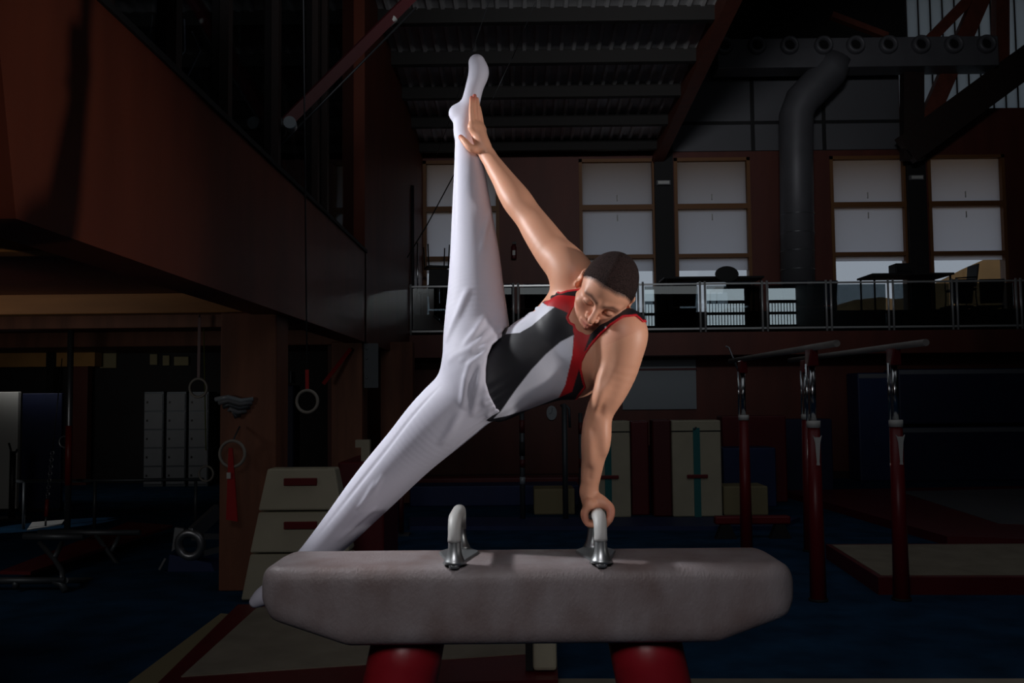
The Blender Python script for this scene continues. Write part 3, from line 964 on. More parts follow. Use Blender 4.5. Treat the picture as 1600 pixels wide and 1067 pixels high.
stand_mat(1130, 1200, 760, YM + 0.1, 0.5, 'tan_foam', 'low tan foam block right of the cream blocks', 'foam_block', False, cat='foam block')
stand_mat(834, 898, 764, YM + 0.35, 0.5, 'tan_foam', 'low tan foam block behind the metal uprights', 'foam_block', False, cat='foam block')
stand_mat(640, 905, 760, YM + 1.4, 0.6, 'blue_vinyl', 'long low blue mat behind the left handle', strap=False)
stand_mat(620, 905, 748, YM + 2.2, 0.5, 'red_vinyl', 'long low red padded rail behind the lowered leg', strap=False)
stand_mat(1226, 1300, 655, YM + 2.6, 0.4, 'navy_vinyl', 'navy padded block behind the near bar posts', strap=False)
# tall crash mats stacked against the far wall
YC = 17.2
def crash(x0, x1, y0, y1, Y, d, label, m='navy_vinyl'):
    a, b = W(x0, y1, Y), W(x1, y0, Y)
    zl = max(a.z, 0.0)
    t = thing('crash_mat', ((a.x + b.x) / 2, Y + d / 2, zl), label, 'mat')
    MB().box((a.x, Y, zl), (b.x, Y + d, b.z)).build('body', m, t, 0.03)
    MB().box((a.x + 0.02, Y - 0.012, b.z - 0.1), (b.x - 0.02, Y + 0.02, b.z - 0.02)).build('edge_band', 'grey_strip', t)
crash(1406, 1760, 664, 756, YC, 0.7, 'big navy crash mat standing on the floor beside the parallel bars')
crash(1406, 1760, 573, 663, YC, 0.7, 'big navy crash mat resting on top of another against the far wall')
crash(1345, 1394, 582, 756, YC + 0.1, 0.6, 'narrow navy crash mat upright beside the big stacked pair', 'blue_vinyl')

# flat mats on the floor
def floor_mat(name, pts, z, m, label, side=None, inset=None, top=None):
    P_ = [FL(a, b, z) for a, b in pts]
    c = sum(P_, Vector()) / len(P_)
    t = thing(name, (c.x, c.y, 0), label, 'mat')
    MB().prism([(p.x, p.y, 0) for p in P_], (0, 0, z)).build('pad', m, t)
    if top:
        Q_ = [c + (p - c) * inset for p in P_]
        MB().prism([(p.x, p.y, z) for p in Q_], (0, 0, 0.012)).build('top_carpet', top, t)
    return t
def red_mat(name, outer, inner, z, label, m='red_vinyl', top='beige_carpet'):
    t = floor_mat(name, outer, z, m, label)
    P_ = [FL(a, b, z) for a, b in inner]
    MB().prism([(p.x, p.y, z - 0.01) for p in P_], (0, 0, 0.016)).build('top_carpet', top, t)
    return t
red_mat('landing_mat', [(372, 944), (238, 1075), (872, 1062), (866, 940)], [(402, 950), (283, 1058), (826, 1022), (822, 942)], 0.13,
        'beige landing mat with red border behind the pommel horse')
red_mat('landing_mat', [(1290, 850), (1372, 902), (1700, 902), (1700, 848)], [(1300, 852), (1376, 899), (1700, 899), (1700, 850)], 0.14,
        'beige landing mat with dark red sides beside the parallel bars')
red_mat('landing_mat', [(1225, 766), (1480, 838), (1720, 846), (1700, 757)], [(1405, 768), (1560, 818), (1720, 824), (1700, 762)], 0.10,
        'red mat with grey panel in front of the crash mats', top='grey_panel')
floor_mat('floor_mat', [(872, 1060), (1760, 1060), (1760, 1140), (872, 1140)], 0.06, 'beige_carpet', 'beige mat strip on the floor right of the horse')
floor_mat('floor_mat', [(345, 958), (182, 1080), (232, 1080), (366, 960)], 0.05, 'tan_foam', 'narrow olive mat strip beside the red-bordered landing mat')
floor_mat('floor_mat', [(640, 822), (1215, 822), (1250, 808), (640, 808)], 0.05, 'blue_vinyl', 'thin blue mat before the cream blocks')
t = thing('foam_block', (FL(850, 1052).x, FL(850, 1052).y, 0), 'cream padded end block at the edge of the landing mat', 'foam block')
yb_ = FL(850, 1052, 0.13).y
a, b = W(833, 1052, yb_), W(870, 1000, yb_)
MB().box((a.x, yb_, 0.14), (b.x, yb_ + 0.4, b.z + 0.05)).build('body', 'cream_vinyl', t, 0.02)
MB().box((a.x - 0.04, yb_ + 0.02, 0.14), (a.x, yb_ + 0.1, b.z + 0.03)).build('strap', 'black_plastic', t)

# ---------------------------------------------------------------- parallel bars
Yn, Yfar = 7.45, 9.75
PX = [W(1272, 700, Yn).x, W(1401, 700, Yn).x]
t = thing('parallel_bars', ((PX[0] + PX[1]) / 2, (Yn + Yfar) / 2, 0), 'parallel bars with pale rails on red and chrome posts', 'parallel bars')
zbar = W(1272, 543, Yn).z
for i, x in enumerate(PX):
    MB().tube([(x, 6.85, zbar), (x, 10.3, zbar)], 0.026, 14).build('bar', 'bar_chalk', t)
    for Y in (Yn, Yfar):
        zc = W(1272, 668, Yn).z
        po = MB().tube([(x, Y, 0.0), (x, Y, zc)], [0.064, 0.05], 18).build('post', 'red_paint', t)
        MB().tube([(x, Y, zc), (x, Y, zc + 0.055)], 0.055, 18).build('collar', 'white_paint', po)
        MB().tube([(x, Y, zc + 0.05), (x, Y, zbar - 0.13)], 0.026, 16).build('chrome_tube', 'chrome', po)
        MB().tube([(x - 0.045, Y - 0.0, zc + 0.05), (x - 0.045, Y, zbar - 0.13)], 0.011, 10).build('guide_rod', 'chrome', po)
        MB().hexa([(x - 0.045, Y - 0.05, zbar - 0.15), (x + 0.045, Y - 0.05, zbar - 0.15), (x + 0.045, Y + 0.05, zbar - 0.15), (x - 0.045, Y + 0.05, zbar - 0.15)],
                  [(x - 0.028, Y - 0.08, zbar - 0.015), (x + 0.028, Y - 0.08, zbar - 0.015), (x + 0.028, Y + 0.08, zbar - 0.015), (x - 0.028, Y + 0.08, zbar - 0.015)]).build('bar_clamp', 'red_paint', po, 0.01)
        if Y == Yn:          # white arrow-shaped mark
            zl = zc - 0.06
            pts = [(-0.035, 0), (-0.022, -0.015), (0.022, -0.015), (0.035, 0), (0.02, -0.06), (0.01, -0.21), (0.014, -0.235), (-0.014, -0.235), (-0.01, -0.21), (-0.02, -0.06)]
            MB().prism([(x + 0.012 + u, Y - 0.054 - 0.002 + 0.35 * abs(u + 0.012) * 0, zl + w_) for u, w_ in pts], (0, 0.012, 0)).build('mark', 'white_paint', po)
    for Y in (Yn, Yfar):
        MB().tube([(x, Y, 0), (x, Y, 0.02)], 0.075, 18).build('foot_plate', 'near_black', t)
c = W(1139, 545, 10.42)
MB().tube([W(1134, 541, 10.45), W(1139, 543, 10.45), W(1155, 583, 10.3)], 0.011, 8).build('release_lever', 'steel', t)
t = thing('low_beam', FL(1175, 842), 'low red padded beam beyond the far parallel bar post', 'balance beam')
yb_ = 10.6
a, b = W(1118, 820, yb_), W(1236, 806, yb_)
MB().box((a.x, yb_, a.z), (b.x, yb_ + 0.12, b.z)).build('beam', 'red_paint', t, 0.02)
for x in (a.x + 0.12, b.x - 0.12):
    MB().hexa([(x - 0.12, yb_, 0), (x + 0.12, yb_, 0), (x + 0.12, yb_ + 0.1, 0), (x - 0.12, yb_ + 0.1, 0)], [(x - 0.05, yb_, a.z), (x + 0.05, yb_, a.z), (x + 0.05, yb_ + 0.1, a.z), (x - 0.05, yb_ + 0.1, a.z)]).build('foot', 'near_black', t)
# metal uprights behind the torso
def upright(xp_, ytop, ybot, r, lab, bands, parts_top=None):
    f = FL(xp_, ybot)
    t = thing('bar_upright', (f.x, f.y, 0), lab, 'upright')
    ztop = W(xp_, ytop, f.y).z
    MB().tube([(f.x, f.y, 0), (f.x, f.y, ztop)], r, 14).build('tube', 'dull_steel', t)
    for y0, y1, m in bands:
        MB().tube([(f.x, f.y, W(xp_, y1, f.y).z), (f.x, f.y, W(xp_, y0, f.y).z)], r * 1.08, 14).build('band', m, t)
    MB().box((f.x - 0.1, f.y - 0.1, 0), (f.x + 0.1, f.y + 0.1, 0.02)).build('base_plate', 'dull_steel', t)
    return t, f, ztop
upright(817, 640, 816, 0.035, 'grey steel upright with scale marks below the waist', [(656, 676, 'dark_red_paint'), (718, 730, 'dark_red_paint'), (690, 712, 'near_black'), (745, 756, 'whiteboard')])
t_, f_, zt2 = upright(884, 632, 816, 0.036, 'thick grey steel upright beside the whiteboard', [])
MB().tube([(f_.x - 0.05, f_.y, zt2 - 0.02), (f_.x, f_.y, zt2), (f_.x + 0.06, f_.y - 0.02, zt2 - 0.05), (f_.x + 0.07, f_.y - 0.02, zt2 - 0.3)], 0.018, 8).build('hook', 'dull_steel', t_)
upright(909, 645, 816, 0.028, 'slim grey upright with red bands behind the forearm', [(660, 678, 'dark_red_paint'), (716, 730, 'dark_red_paint')])
upright(627, 760, 836, 0.03, 'short red post on a foot behind the lowered shin', [(760, 830, 'dark_red_paint')])

# ---------------------------------------------------------------- vaulting box and red block
Yv = 7.55
t = thing('vaulting_box', (W(465, 930, Yv).x, Yv + 0.1, 0), 'cream sectional vaulting box with red grip slots behind the lowered leg', 'vaulting box')
rows = [(733, 798, 416, 522, 403, 534), (801, 864, 402, 535, 390, 546), (867, 938, 389, 547, 376, 560)]
for yt_, yb2, a0, a1, b0, b1 in rows:
    p0, p1, q0, q1 = W(a0, yt_, Yv), W(a1, yt_, Yv), W(b0, yb2, Yv), W(b1, yb2, Yv)
    zlo = max(q0.z, 0.0)
    s = MB().hexa([(q0.x, Yv, zlo), (q1.x, Yv, zlo), (q1.x, Yv + 0.25, zlo), (q0.x, Yv + 0.25, zlo)], [(p0.x, Yv + 0.03, p0.z), (p1.x, Yv + 0.03, p0.z), (p1.x, Yv + 0.22, p0.z), (p0.x, Yv + 0.22, p0.z)]).build('box_section', 'cream_vinyl', t, 0.015)
    ym = yt_ + 20 if yt_ < 860 else yt_ + 22
    g0, g1 = W(443, ym + 6, Yv), W(495, ym - 6, Yv)
    MB().box((g0.x, Yv - 0.004, g0.z), (g1.x, Yv + 0.03, g1.z)).build('grip_slot', 'red_paint', s, 0.006)
stand_mat(528, 600, 722, 8.6, 1.0, 'red_vinyl', 'dark red padded block beside the cream vaulting box', 'padded_block', False, cat='padded block')
t = thing('corner_bracket', W(568, 722, 8.75), 'pale angled bracket standing on the dark red block', 'bracket')
zk = W(560, 722, 8.6).z
a, b, c = W(556, 699, 8.75), W(578, 687, 8.75), W(565, 722, 8.75)
MB().box((a.x, 8.72, a.z), (b.x, 8.8, b.z)).build('arm', 'cream_vinyl', t)
MB().box((c.x, 8.72, zk), (b.x, 8.8, a.z)).build('stem', 'cream_vinyl', t)

# ---------------------------------------------------------------- under the gallery on the left
YK = 17.55
for i, (a, b) in enumerate(((224, 256), (259, 291), (294, 326))):
    p, q = W(a, 752, YK), W(b, 612, YK)
    t = thing('locker', ((p.x + q.x) / 2, YK + 0.25, 0), ('grey metal locker column at the dark doorway end of the row', 'grey metal locker column in the middle of the row', 'grey metal locker column next to the hanging rings')[i], 'locker', 'lockers under the gallery')
    MB().box((p.x, YK, 0), (q.x, YK + 0.5, q.z)).build('body', 'dull_steel', t)
    n = 5
    for k in range(n):
        z0, z1 = 0.04 + k * (q.z - 0.06) / n, 0.03 + (k + 1) * (q.z - 0.06) / n
        d = MB().box((p.x + 0.015, YK - 0.02, z0 + 0.01), (q.x - 0.015, YK, z1 - 0.01)).build('door', 'locker_grey', t)
        MB().box((p.x + 0.05, YK - 0.03, (z0 + z1) / 2 - 0.02), (p.x + 0.08, YK - 0.018, (z0 + z1) / 2 + 0.02)).build('lock', 'black_plastic', d)
# beige wall strip and dark doorway
sbox('trim_2', (W(-30, 560, 17.9).x, 17.9, W(60, 573, 17.9).z), (W(72, 560, 17.9).x, 18.2, W(60, 530, 17.9).z), 'beige_wall', label='lit beige wall strip above the left back corner')
sbox('trim_3', (W(84, 560, 17.9).x, 17.9, W(60, 573, 17.9).z), (W(148, 560, 17.9).x, 18.2, W(60, 534, 17.9).z), 'beige_wall', label='short beige wall strip beside the dark post')
sbox('door_1', (W(112, 650, 18.0).x, 18.0, 0), (W(136, 650, 18.0).x, 18.2, W(112, 572, 18.0).z), 'red_wood', label='brown door frame in the dark back wall')
sbox('trim_4', (W(72, 560, 17.8).x, 17.8, 0), (W(84, 560, 17.8).x, 18.0, 2.6), 'black_void', label='black post between the beige wall strips')
for a, b, y0, y1, lab in ((155, 181, 546, 575, 'pale square panel high on the dark back wall'), (233, 245, 553, 570, 'small lit notice above the lockers beside the steel rods'), (253, 264, 555, 571, 'small lit notice above the middle lockers'), (271, 294, 557, 571, 'small wide lit notice above the end locker')):
    p, q = W(a, y1, 18.3), W(b, y0, 18.3)
    t = tag(MB().box((p.x, 18.32, p.z), (q.x, 18.4, q.z)).build('notice_board', 'tan_foam', None, 0.01), lab, 'notice')
# white panel and blue partition at the left edge
Yp = FL(20, 800).y
for a, b, y0, y1, m, lab, nm in ((-40, 29, 612, 800, 'white_paint', 'bright white panel at the left end of the dark partition', 'white_panel'), (31, 97, 614, 800, 'navy_vinyl', 'tall dark blue padded partition beside the white panel', 'padded_partition')):
    p, q = W(a, y1, Yp), W(b, y0, Yp)
    t = thing(nm, ((p.x + q.x) / 2, Yp, 0), lab, 'panel')
    MB().box((p.x, Yp, 0.0), (q.x, Yp + 0.08, q.z)).build('panel', m, t, 0.01)
    MB().box((p.x, Yp - 0.02, 0.0), (q.x, Yp + 0.1, 0.05)).build('foot_rail', 'near_black', t)
# upright with red sleeve, chain stay, bar
f = FL(105, 832)
t = thing('bar_upright', (f.x, f.y, 0), 'tall grey upright with a red sleeve standing under the gallery', 'upright')
MB().tube([(f.x, f.y, 0), (f.x, f.y, W(101, 488, f.y).z)], 0.038, 14).build('tube', 'steel', t)
MB().tube([(f.x, f.y, W(104, 758, f.y).z), (f.x, f.y, W(104, 665, f.y).z)], 0.042, 14).build('sleeve', 'orange_paint', t)
MB().ring((f.x - 0.05, f.y, W(104, 690, f.y).z), 0.07, 0.012, (0, 1, 0)).build('latch', 'steel', t)
t = thing('guy_cable', W(72, 822, f.y - 0.3), 'thin cable with chain and red tensioner beside the grey upright', 'cable')
top_, midc, low, end = W(97, 560, f.y), W(82, 705, f.y - 0.15), W(74, 780, f.y - 0.25), W(71, 822, f.y - 0.3)
MB().tube([top_, midc], 0.006, 6).build('wire', 'cable', t)
n = 14
for i in range(n):
    p = midc.lerp(low, (i + 0.5) / n)
    MB().ring(p, 0.022, 0.006, (1, 0, 0) if i % 2 else (0, 1, 0), 10, 6).build('chain_link', 'steel', t)
MB().tube([low, low.lerp(end, 0.65)], 0.024, 10).build('tensioner', 'orange_paint', t)
MB().tube([low.lerp(end, 0.6), end], 0.012, 6).build('hook', 'steel', t)
t = thing('low_bar', FL(180, 838), 'long thin grey bar running low under the gallery', 'bar')
yb_ = 11.95
a, b = W(26, 752, yb_), W(318, 749, yb_)
MB().tube([a, b], 0.022, 12).build('bar', 'dull_steel', t)
for p in (a + Vector((0.1, 0, 0)), b - Vector((0.1, 0, 0)), a.lerp(b, 0.42)):
    MB().tube([(p.x, p.y, p.z), (p.x, p.y, 0)], 0.02, 10).build('leg', 'dull_steel', t)
# thing on the wall edge: forked stand in front of the white panel
f = FL(18, 812)
t = thing('forked_stand', (f.x, f.y, 0), 'black forked stand in front of the white panel', 'stand')
MB().tube([(f.x, f.y, 0), (f.x, f.y, W(18, 705, f.y).z)], 0.04, 10).build('post', 'black_plastic', t)
for dx, h in ((-0.06, 692), (0.06, 702)):
    MB().tube([(f.x, f.y, W(18, 715, f.y).z), (f.x + dx, f.y, W(18, h, f.y).z)], 0.014, 8).build('prong', 'black_plastic', t)
MB().box((f.x - 0.2, f.y - 0.15, 0), (f.x + 0.2, f.y + 0.15, 0.03)).build('foot', 'black_plastic', t)
# thin pale slab drawn as the floor patch
c = [FL(42, 829), (FL(96, 820)), FL(101, 813), FL(50, 817)]
tag(MB().prism([(p.x, p.y, 0.0) for p in c], (0, 0, 0.012)).build('floor_patch', 'pale_patch'), 'bright pale patch on the floor by the upright', 'sheet')

# gymnastic rings on straps
def gym_ring(xc, yc, rpx, ytop, xtop, strap_m, lab, split=None, cord=None):
    Yq = 0.105 * FPX / rpx
    c = W(xc, yc, Yq)
    t = thing('gymnastic_ring', c, lab, 'ring', None)
    MB().ring(c, 0.095, 0.0135, (0.15, 1, 0)).build('ring', 'ring_wood', t)
    top = W(xtop, ytop, Yq)
    e = c + Vector((0, 0, 0.1))
    s = e.lerp(top, split or 0.25)
    MB().bar(c + Vector((0, 0, 0.085)), s, 0.03, 0.006, (0, 1, 0)).build('strap', strap_m, t)
    MB().tube([s, top], 0.007, 6).build('cable', cord or 'cable', t)
    return t
gym_ring(480, 627, 19, -400, 470, 'red_web', 'pale ring hanging on a short red strap between the columns', 0.03)
gym_ring(310, 606, 16, 485, 312, 'dark_red_paint', 'pale ring hanging on a dark red strap before the end locker', 0.9)
gym_ring(322, 740, 13, 490, 318, 'cable', 'small pale ring hanging low on a green cord', 0.1, 'green_cord')
Yq = 7.75
c = W(363, 709, Yq)
t = thing('gymnastic_ring', c, 'pale ring hung on the timber column with red straps', 'ring')
MB().ring(c, 0.108, 0.0135, (0.1, 1, 0)).build('ring', 'ring_wood', t)
MB().tube([c + Vector((0, 0, 0.1)), c + Vector((0, 0.2, 0.22))], 0.008, 6).build('hook', 'dull_steel', t)
a, b = W(358, 738, Yq - 0.02), W(361, 815, Yq - 0.02)
MB().prism([W(357, 700, Yq - 0.02), W(363, 700, Yq - 0.02), W(371, 815, Yq - 0.02), W(353, 812, Yq - 0.02)], (0, 0.02, 0)).build('strap', 'red_web', t)
MB().box((a.x - 0.015, Yq - 0.04, a.z - 0.05), (a.x + 0.015, Yq - 0.02, a.z)).build('strap_label', 'white_paint', t)
# folded cloth bundle on the column
c = W(362, 633, 7.9)
t = thing('strap_bundle', c, 'bundle of folded grey straps tied to the timber column', 'straps')
for k, (dz, w_, m) in enumerate(((0.05, 0.16, 'whiteboard'), (0.02, 0.15, 'locker_grey'), (-0.015, 0.13, 'dull_steel'), (-0.05, 0.1, 'locker_grey'), (-0.085, 0.04, 'dull_steel'))):
    MB().tube([(c.x - w_ + 0.02 * k, 7.96, c.z + dz), (c.x - w_ * 0.3, 7.955, c.z + dz + 0.02), (c.x + w_ * 0.4, 7.955, c.z + dz - 0.012), (c.x + w_, 7.985, c.z + dz)], 0.02, 8).build('fold', m, t)

# trampoline frame, lower left
t = thing('trampoline_frame', FL(100, 915), 'grey tubular trampoline frame with red sloping bed under the gallery', 'trampoline')
yA, yB2 = FL(100, 925).y, FL(100, 925).y + 1.6
pA0, pA1 = W(-60, 907, yA), W(102, 907, yA)
MB().tube([pA0, pA1], 0.03, 12).build('lower_rail', 'dull_steel', t)
pB0, pB1 = W(37, 838, yA + 0.5), W(131, 839, yA + 0.5)
MB().tube([pB0, pB1], 0.03, 12).build('upper_rail', 'dull_steel', t)
pC0, pC1 = W(60, 832, yB2), W(219, 832, yB2)
MB().tube([pC0, pC1], 0.03, 12).build('upper_rail', 'dull_steel', t)
for pts in ([W(62, 848, yA + 0.5), W(85, 873, yA + 0.3), W(97, 892, yA + 0.1), W(97, 905, yA)], [W(97, 848, yA + 0.5), W(85, 872, yA + 0.3)],
            [W(150, 836, yB2), W(172, 866, yB2 - 0.1), W(185, 884, yB2 - 0.2), W(185, 906, yB2 - 0.25)], [W(186, 838, yB2), W(174, 862, yB2 - 0.1)]):
    MB().tube(pts, 0.022, 10).build('leg', 'dull_steel', t)
e = W(185, 906, yB2 - 0.25)
MB().tube([pA1, e], 0.026, 10).build('side_rail', 'dull_steel', t)
MB().tube([pA1 - Vector((0.1, 0, 0)), W(96, 912, yA), W(103, 924, yA - 0.02)], 0.03, 10).build('foot', 'dull_steel', t)
MB().tube([W(25, 908, yA), W(25, 918, yA)], 0.03, 10).build('foot', 'dull_steel', t)
bed = [W(0, 892, yA + 0.4), W(48, 893, yA + 0.4), W(270, 820, yB2 + 1.2), W(200, 815, yB2 + 1.2)]
MB().prism(bed, (0, 0, -0.03)).build('bed', 'red_vinyl', t)
# cast metal hinge with a ring opening
Yh = FL(300, 893).y
t = thing('hinge_stand', FL(300, 893), 'cast aluminium folding stand with a round opening beside the timber column', 'stand')
c = W(297, 851, Yh)
MB().ring(c, 0.115, 0.04, (0.1, 1, 0.1), 28, 10).build('ring_hub', 'steel', t)
MB().bar(W(300, 835, Yh), W(340, 798, Yh + 0.4), 0.05, 0.14).build('arm', 'steel', t)
MB().bar(W(318, 838, Yh), W(345, 838, Yh + 0.1), 0.05, 0.05).build('arm', 'steel', t)
MB().bar(W(318, 864, Yh), W(345, 858, Yh + 0.1), 0.05, 0.05).build('arm', 'steel', t)
MB().prism([W(273, 824, Yh), W(287, 826, Yh), W(283, 850, Yh), W(268, 862, Yh)], (0, 0.05, 0)).build('bracket', 'steel', t)
MB().prism([W(265, 866, Yh), W(290, 872, Yh), W(330, 880, Yh), W(335, 893, Yh), W(262, 893, Yh)], (0, 0.3, 0)).build('foot', 'blue_vinyl', t)
MB().bar(W(249, 890, Yh), W(259, 872, Yh), 0.02, 0.02).build('kickstand', 'steel', t)

# ---------------------------------------------------------------- overhead
t = thing('hoist_boom', WX(440, 196, XL), 'long red steel boom slanting up from the gallery glazing', 'boom')
p, q = W(432, 206, 8.2), W(650, -12, 9.2)
MB().bar(p, q, 0.09, 0.10).build('boom', 'dark_red_paint', t)
MB().tube([p + Vector((0.0, 0, -0.16)), q + Vector((0.0, 0, -0.16))], 0.012, 6).build('cable', 'cable', t)
c = W(455, 198, 8.15)
MB().tube([c, c + Vector((0.02, -0.14, 0))], 0.055, 14).build('pulley', 'whiteboard', t)
c2 = W(428, 200, 8.2)
MB().sphere(c2, 0.12, 0.1, 0.12).build('motor', 'black_plastic', t)
c = W(609, 36, 9.0)
MB().tube([c - Vector((0.02, 0.02, 0.03)), c + Vector((0.05, 0, 0.05))], 0.035, 10).build('lamp', 'white_paint', t)
# electrical box with cables behind the gallery glass
c = W(247, 10, 5.0)
t = thing('junction_box', c, 'grey box with hanging cables behind the gallery glass', 'box')
bx0, bx1 = WX(235, 18, -2.35), WX(260, -6, -2.35)
MB().box((-2.45, bx0.y, bx0.z), (-2.33, bx1.y, bx0.z + 0.22)).build('body', 'grey_panel', t, 0.01)
for pts in ([(238, 24), (234, 55), (243, 85)], [(245, 24), (247, 60), (242, 84)], [(300, 50), (313, 80), (291, 125)], [(288, 30), (289, 80), (275, 97), (250, 90)]):
    MB().tube([WX(a, b, -2.33) for a, b in pts], 0.006, 6).build('wire', 'grey_strip', t)
# rigging wires
def wire(pts, lab, r=0.005, m='cable'):
    tag(MB().tube(pts, r, 6).build('rigging_wire', m), lab, 'wire')
wire([W(680, 248, 14), W(700, 195, 13), W(768, -10, 10)], 'thin rigging wire rising past the pointed foot')
wire([W(800, 90, 12), W(772, 150, 12), W(750, 195, 12.5)], 'short rigging wire right of the raised hand')
wire([W(800, 92, 12), W(842, -10, 11)], 'rigging wire running up to the dark roof beams')
wire([W(636, 403, 16.8), W(668, 350, 16.8), W(712, 268, 16.9)], 'dark stay wire crossing the leftmost far window', 0.012, 'near_black')
wire([W(545, 370, 12.0), W(553, 440, 12.0), W(560, 520, 12.0)], 'dark cable hanging down the plywood wall', 0.012, 'black_plastic')
# tall black pole on the balcony corner
c = W(645, 430, 17.4)
t = thing('balcony_post', (c.x, 17.4, zfl), 'slim dark pole standing at the balcony corner', 'pole')
MB().tube([(c.x, 17.4, zfl), (c.x, 17.4, W(645, 290, 17.4).z)], 0.03, 10).build('pole', 'near_black', t)
MB().tube([(c.x - 0.1, 17.4, zfl + 0.6), (c.x - 0.1, 17.4, W(645, 380, 17.4).z)], 0.014, 8).build('rod', 'chrome', t)
MB().tube([(c.x + 0.09, 17.4, zfl + 0.6), (c.x + 0.09, 17.4, W(645, 380, 17.4).z)], 0.014, 8).build('rod', 'chrome', t)

# between the timber columns
stand_mat(436, 459, 602, 13.2, 0.4, 'navy_vinyl', 'tall narrow navy pad upright between the timber columns', strap=False)
p, q = W(433, 598, 18.25), W(454, 580, 18.25)
g = sgroup('window_40', 'small barred window in the dark back wall')
MB().box((p.x, 18.3, p.z), (q.x, 18.38, q.z)).build('pane', 'grey_strip', g)
for k in range(3):
    x = p.x + (q.x - p.x) * (k + 0.5) / 3
    MB().box((x - 0.01, 18.26, p.z), (x + 0.01, 18.3, q.z)).build('bar', 'near_black', g)
a, b = W(567, 606, 12.3), W(590, 536, 12.3)
t = thing('steel_plate', (a.x, 12.3, a.z), 'grey bolted steel plate on the far timber column', 'plate')
MB().box((a.x + 0.01, 12.34, a.z), (b.x, 12.4, b.z)).build('plate', 'dull_steel', t)
for yy in (545, 560, 590):
    c = W(573, yy, 12.33)
    MB().sphere((c.x, 12.335, c.z), 0.014, n=8, m=6).build('bolt', 'steel', t)
t = thing('tension_strap', W(505, 600, 12.0), 'red webbing strap stretched up to the far timber column', 'strap')
MB().bar(W(505, 600, 12.1), W(548, 545, 12.3), 0.05, 0.01, (0, 1, 0)).build('webbing', 'red_web', t)
# ---------------------------------------------------------------- the gymnast
def unit(v):
    v = np.array(v, dtype=np.float64)
    return v / np.linalg.norm(v)
# torso frame: axis from pelvis to neck, lateral from the raised side to the lower side, front towards the camera
T_AX = unit((0.845, 0, 0.53))
T_LAT = unit((0.53, 0, -0.845))
T_FR = np.array((0.0, -1.0, 0.0))
T_AXES = (T_AX, T_LAT, T_FR)
def torso_sl(X, Z):                    # axial and lateral garment coordinates
    o = W(800, 617, 2.80)
    return (X - o.x) * T_AX[0] + (Z - o.z) * T_AX[2], (X - o.x) * T_LAT[0] + (Z - o.z) * T_LAT[2]

# head frame
p_h, yw = R(40), R(-4)
_ex, _ui, _tc = unit((0.845, 0, -0.535)), unit((0.535, 0, 0.845)), np.array((0, -1.0, 0))
H_F = math.cos(p_h) * _tc - math.sin(p_h) * _ui
H_U = math.cos(p_h) * _ui + math.sin(p_h) * _tc
H_X = _ex * math.cos(yw) + H_F * math.sin(yw)
H_F = H_F * math.cos(yw) - _ex * math.sin(yw)
HS = 1.04
EYE = A3(W(936, 478, 2.70))
H_O = EYE - HS * (0.080 * H_F + 0.004 * H_U)
H_AX = np.stack([H_X, H_F, H_U]).astype(np.float32)
def head_local(P): return ((P - H_O.astype(np.float32)) @ H_AX.T) / HS
I3 = np.eye(3)
def skull(q):
    d = ellipsoid(q, (0, -0.012, 0.036), I3, (0.0745, 0.094, 0.084))
    d = smin(d, ellipsoid(q, (0, 0.030, 0.03), I3, (0.066, 0.058, 0.062)), 0.03)
    return d
def hair_edge(q):                       # how far a point lies above the hairline
    a = np.abs(q[:, 0])
    y = q[:, 1]
    side = np.where(y > 0.015, 0.022 + (y - 0.015) * 0.85, np.where(y > -0.035, 0.022 + (y - 0.015) * 0.25, 0.0095 + (y + 0.035) * 1.2))
    rag = 0.0009 * np.sin(q[:, 0] * 1310 + 3 * np.sin(q[:, 0] * 170)) + 0.0009 * np.sin(y * 730 + 2.0 * np.sin(y * 210))
    return q[:, 2] - np.minimum(side, 0.071 - 0.10 * a) + rag
def head_sdf(P): return near(P, H_O - 0.14, H_O + 0.14, _head_sdf)
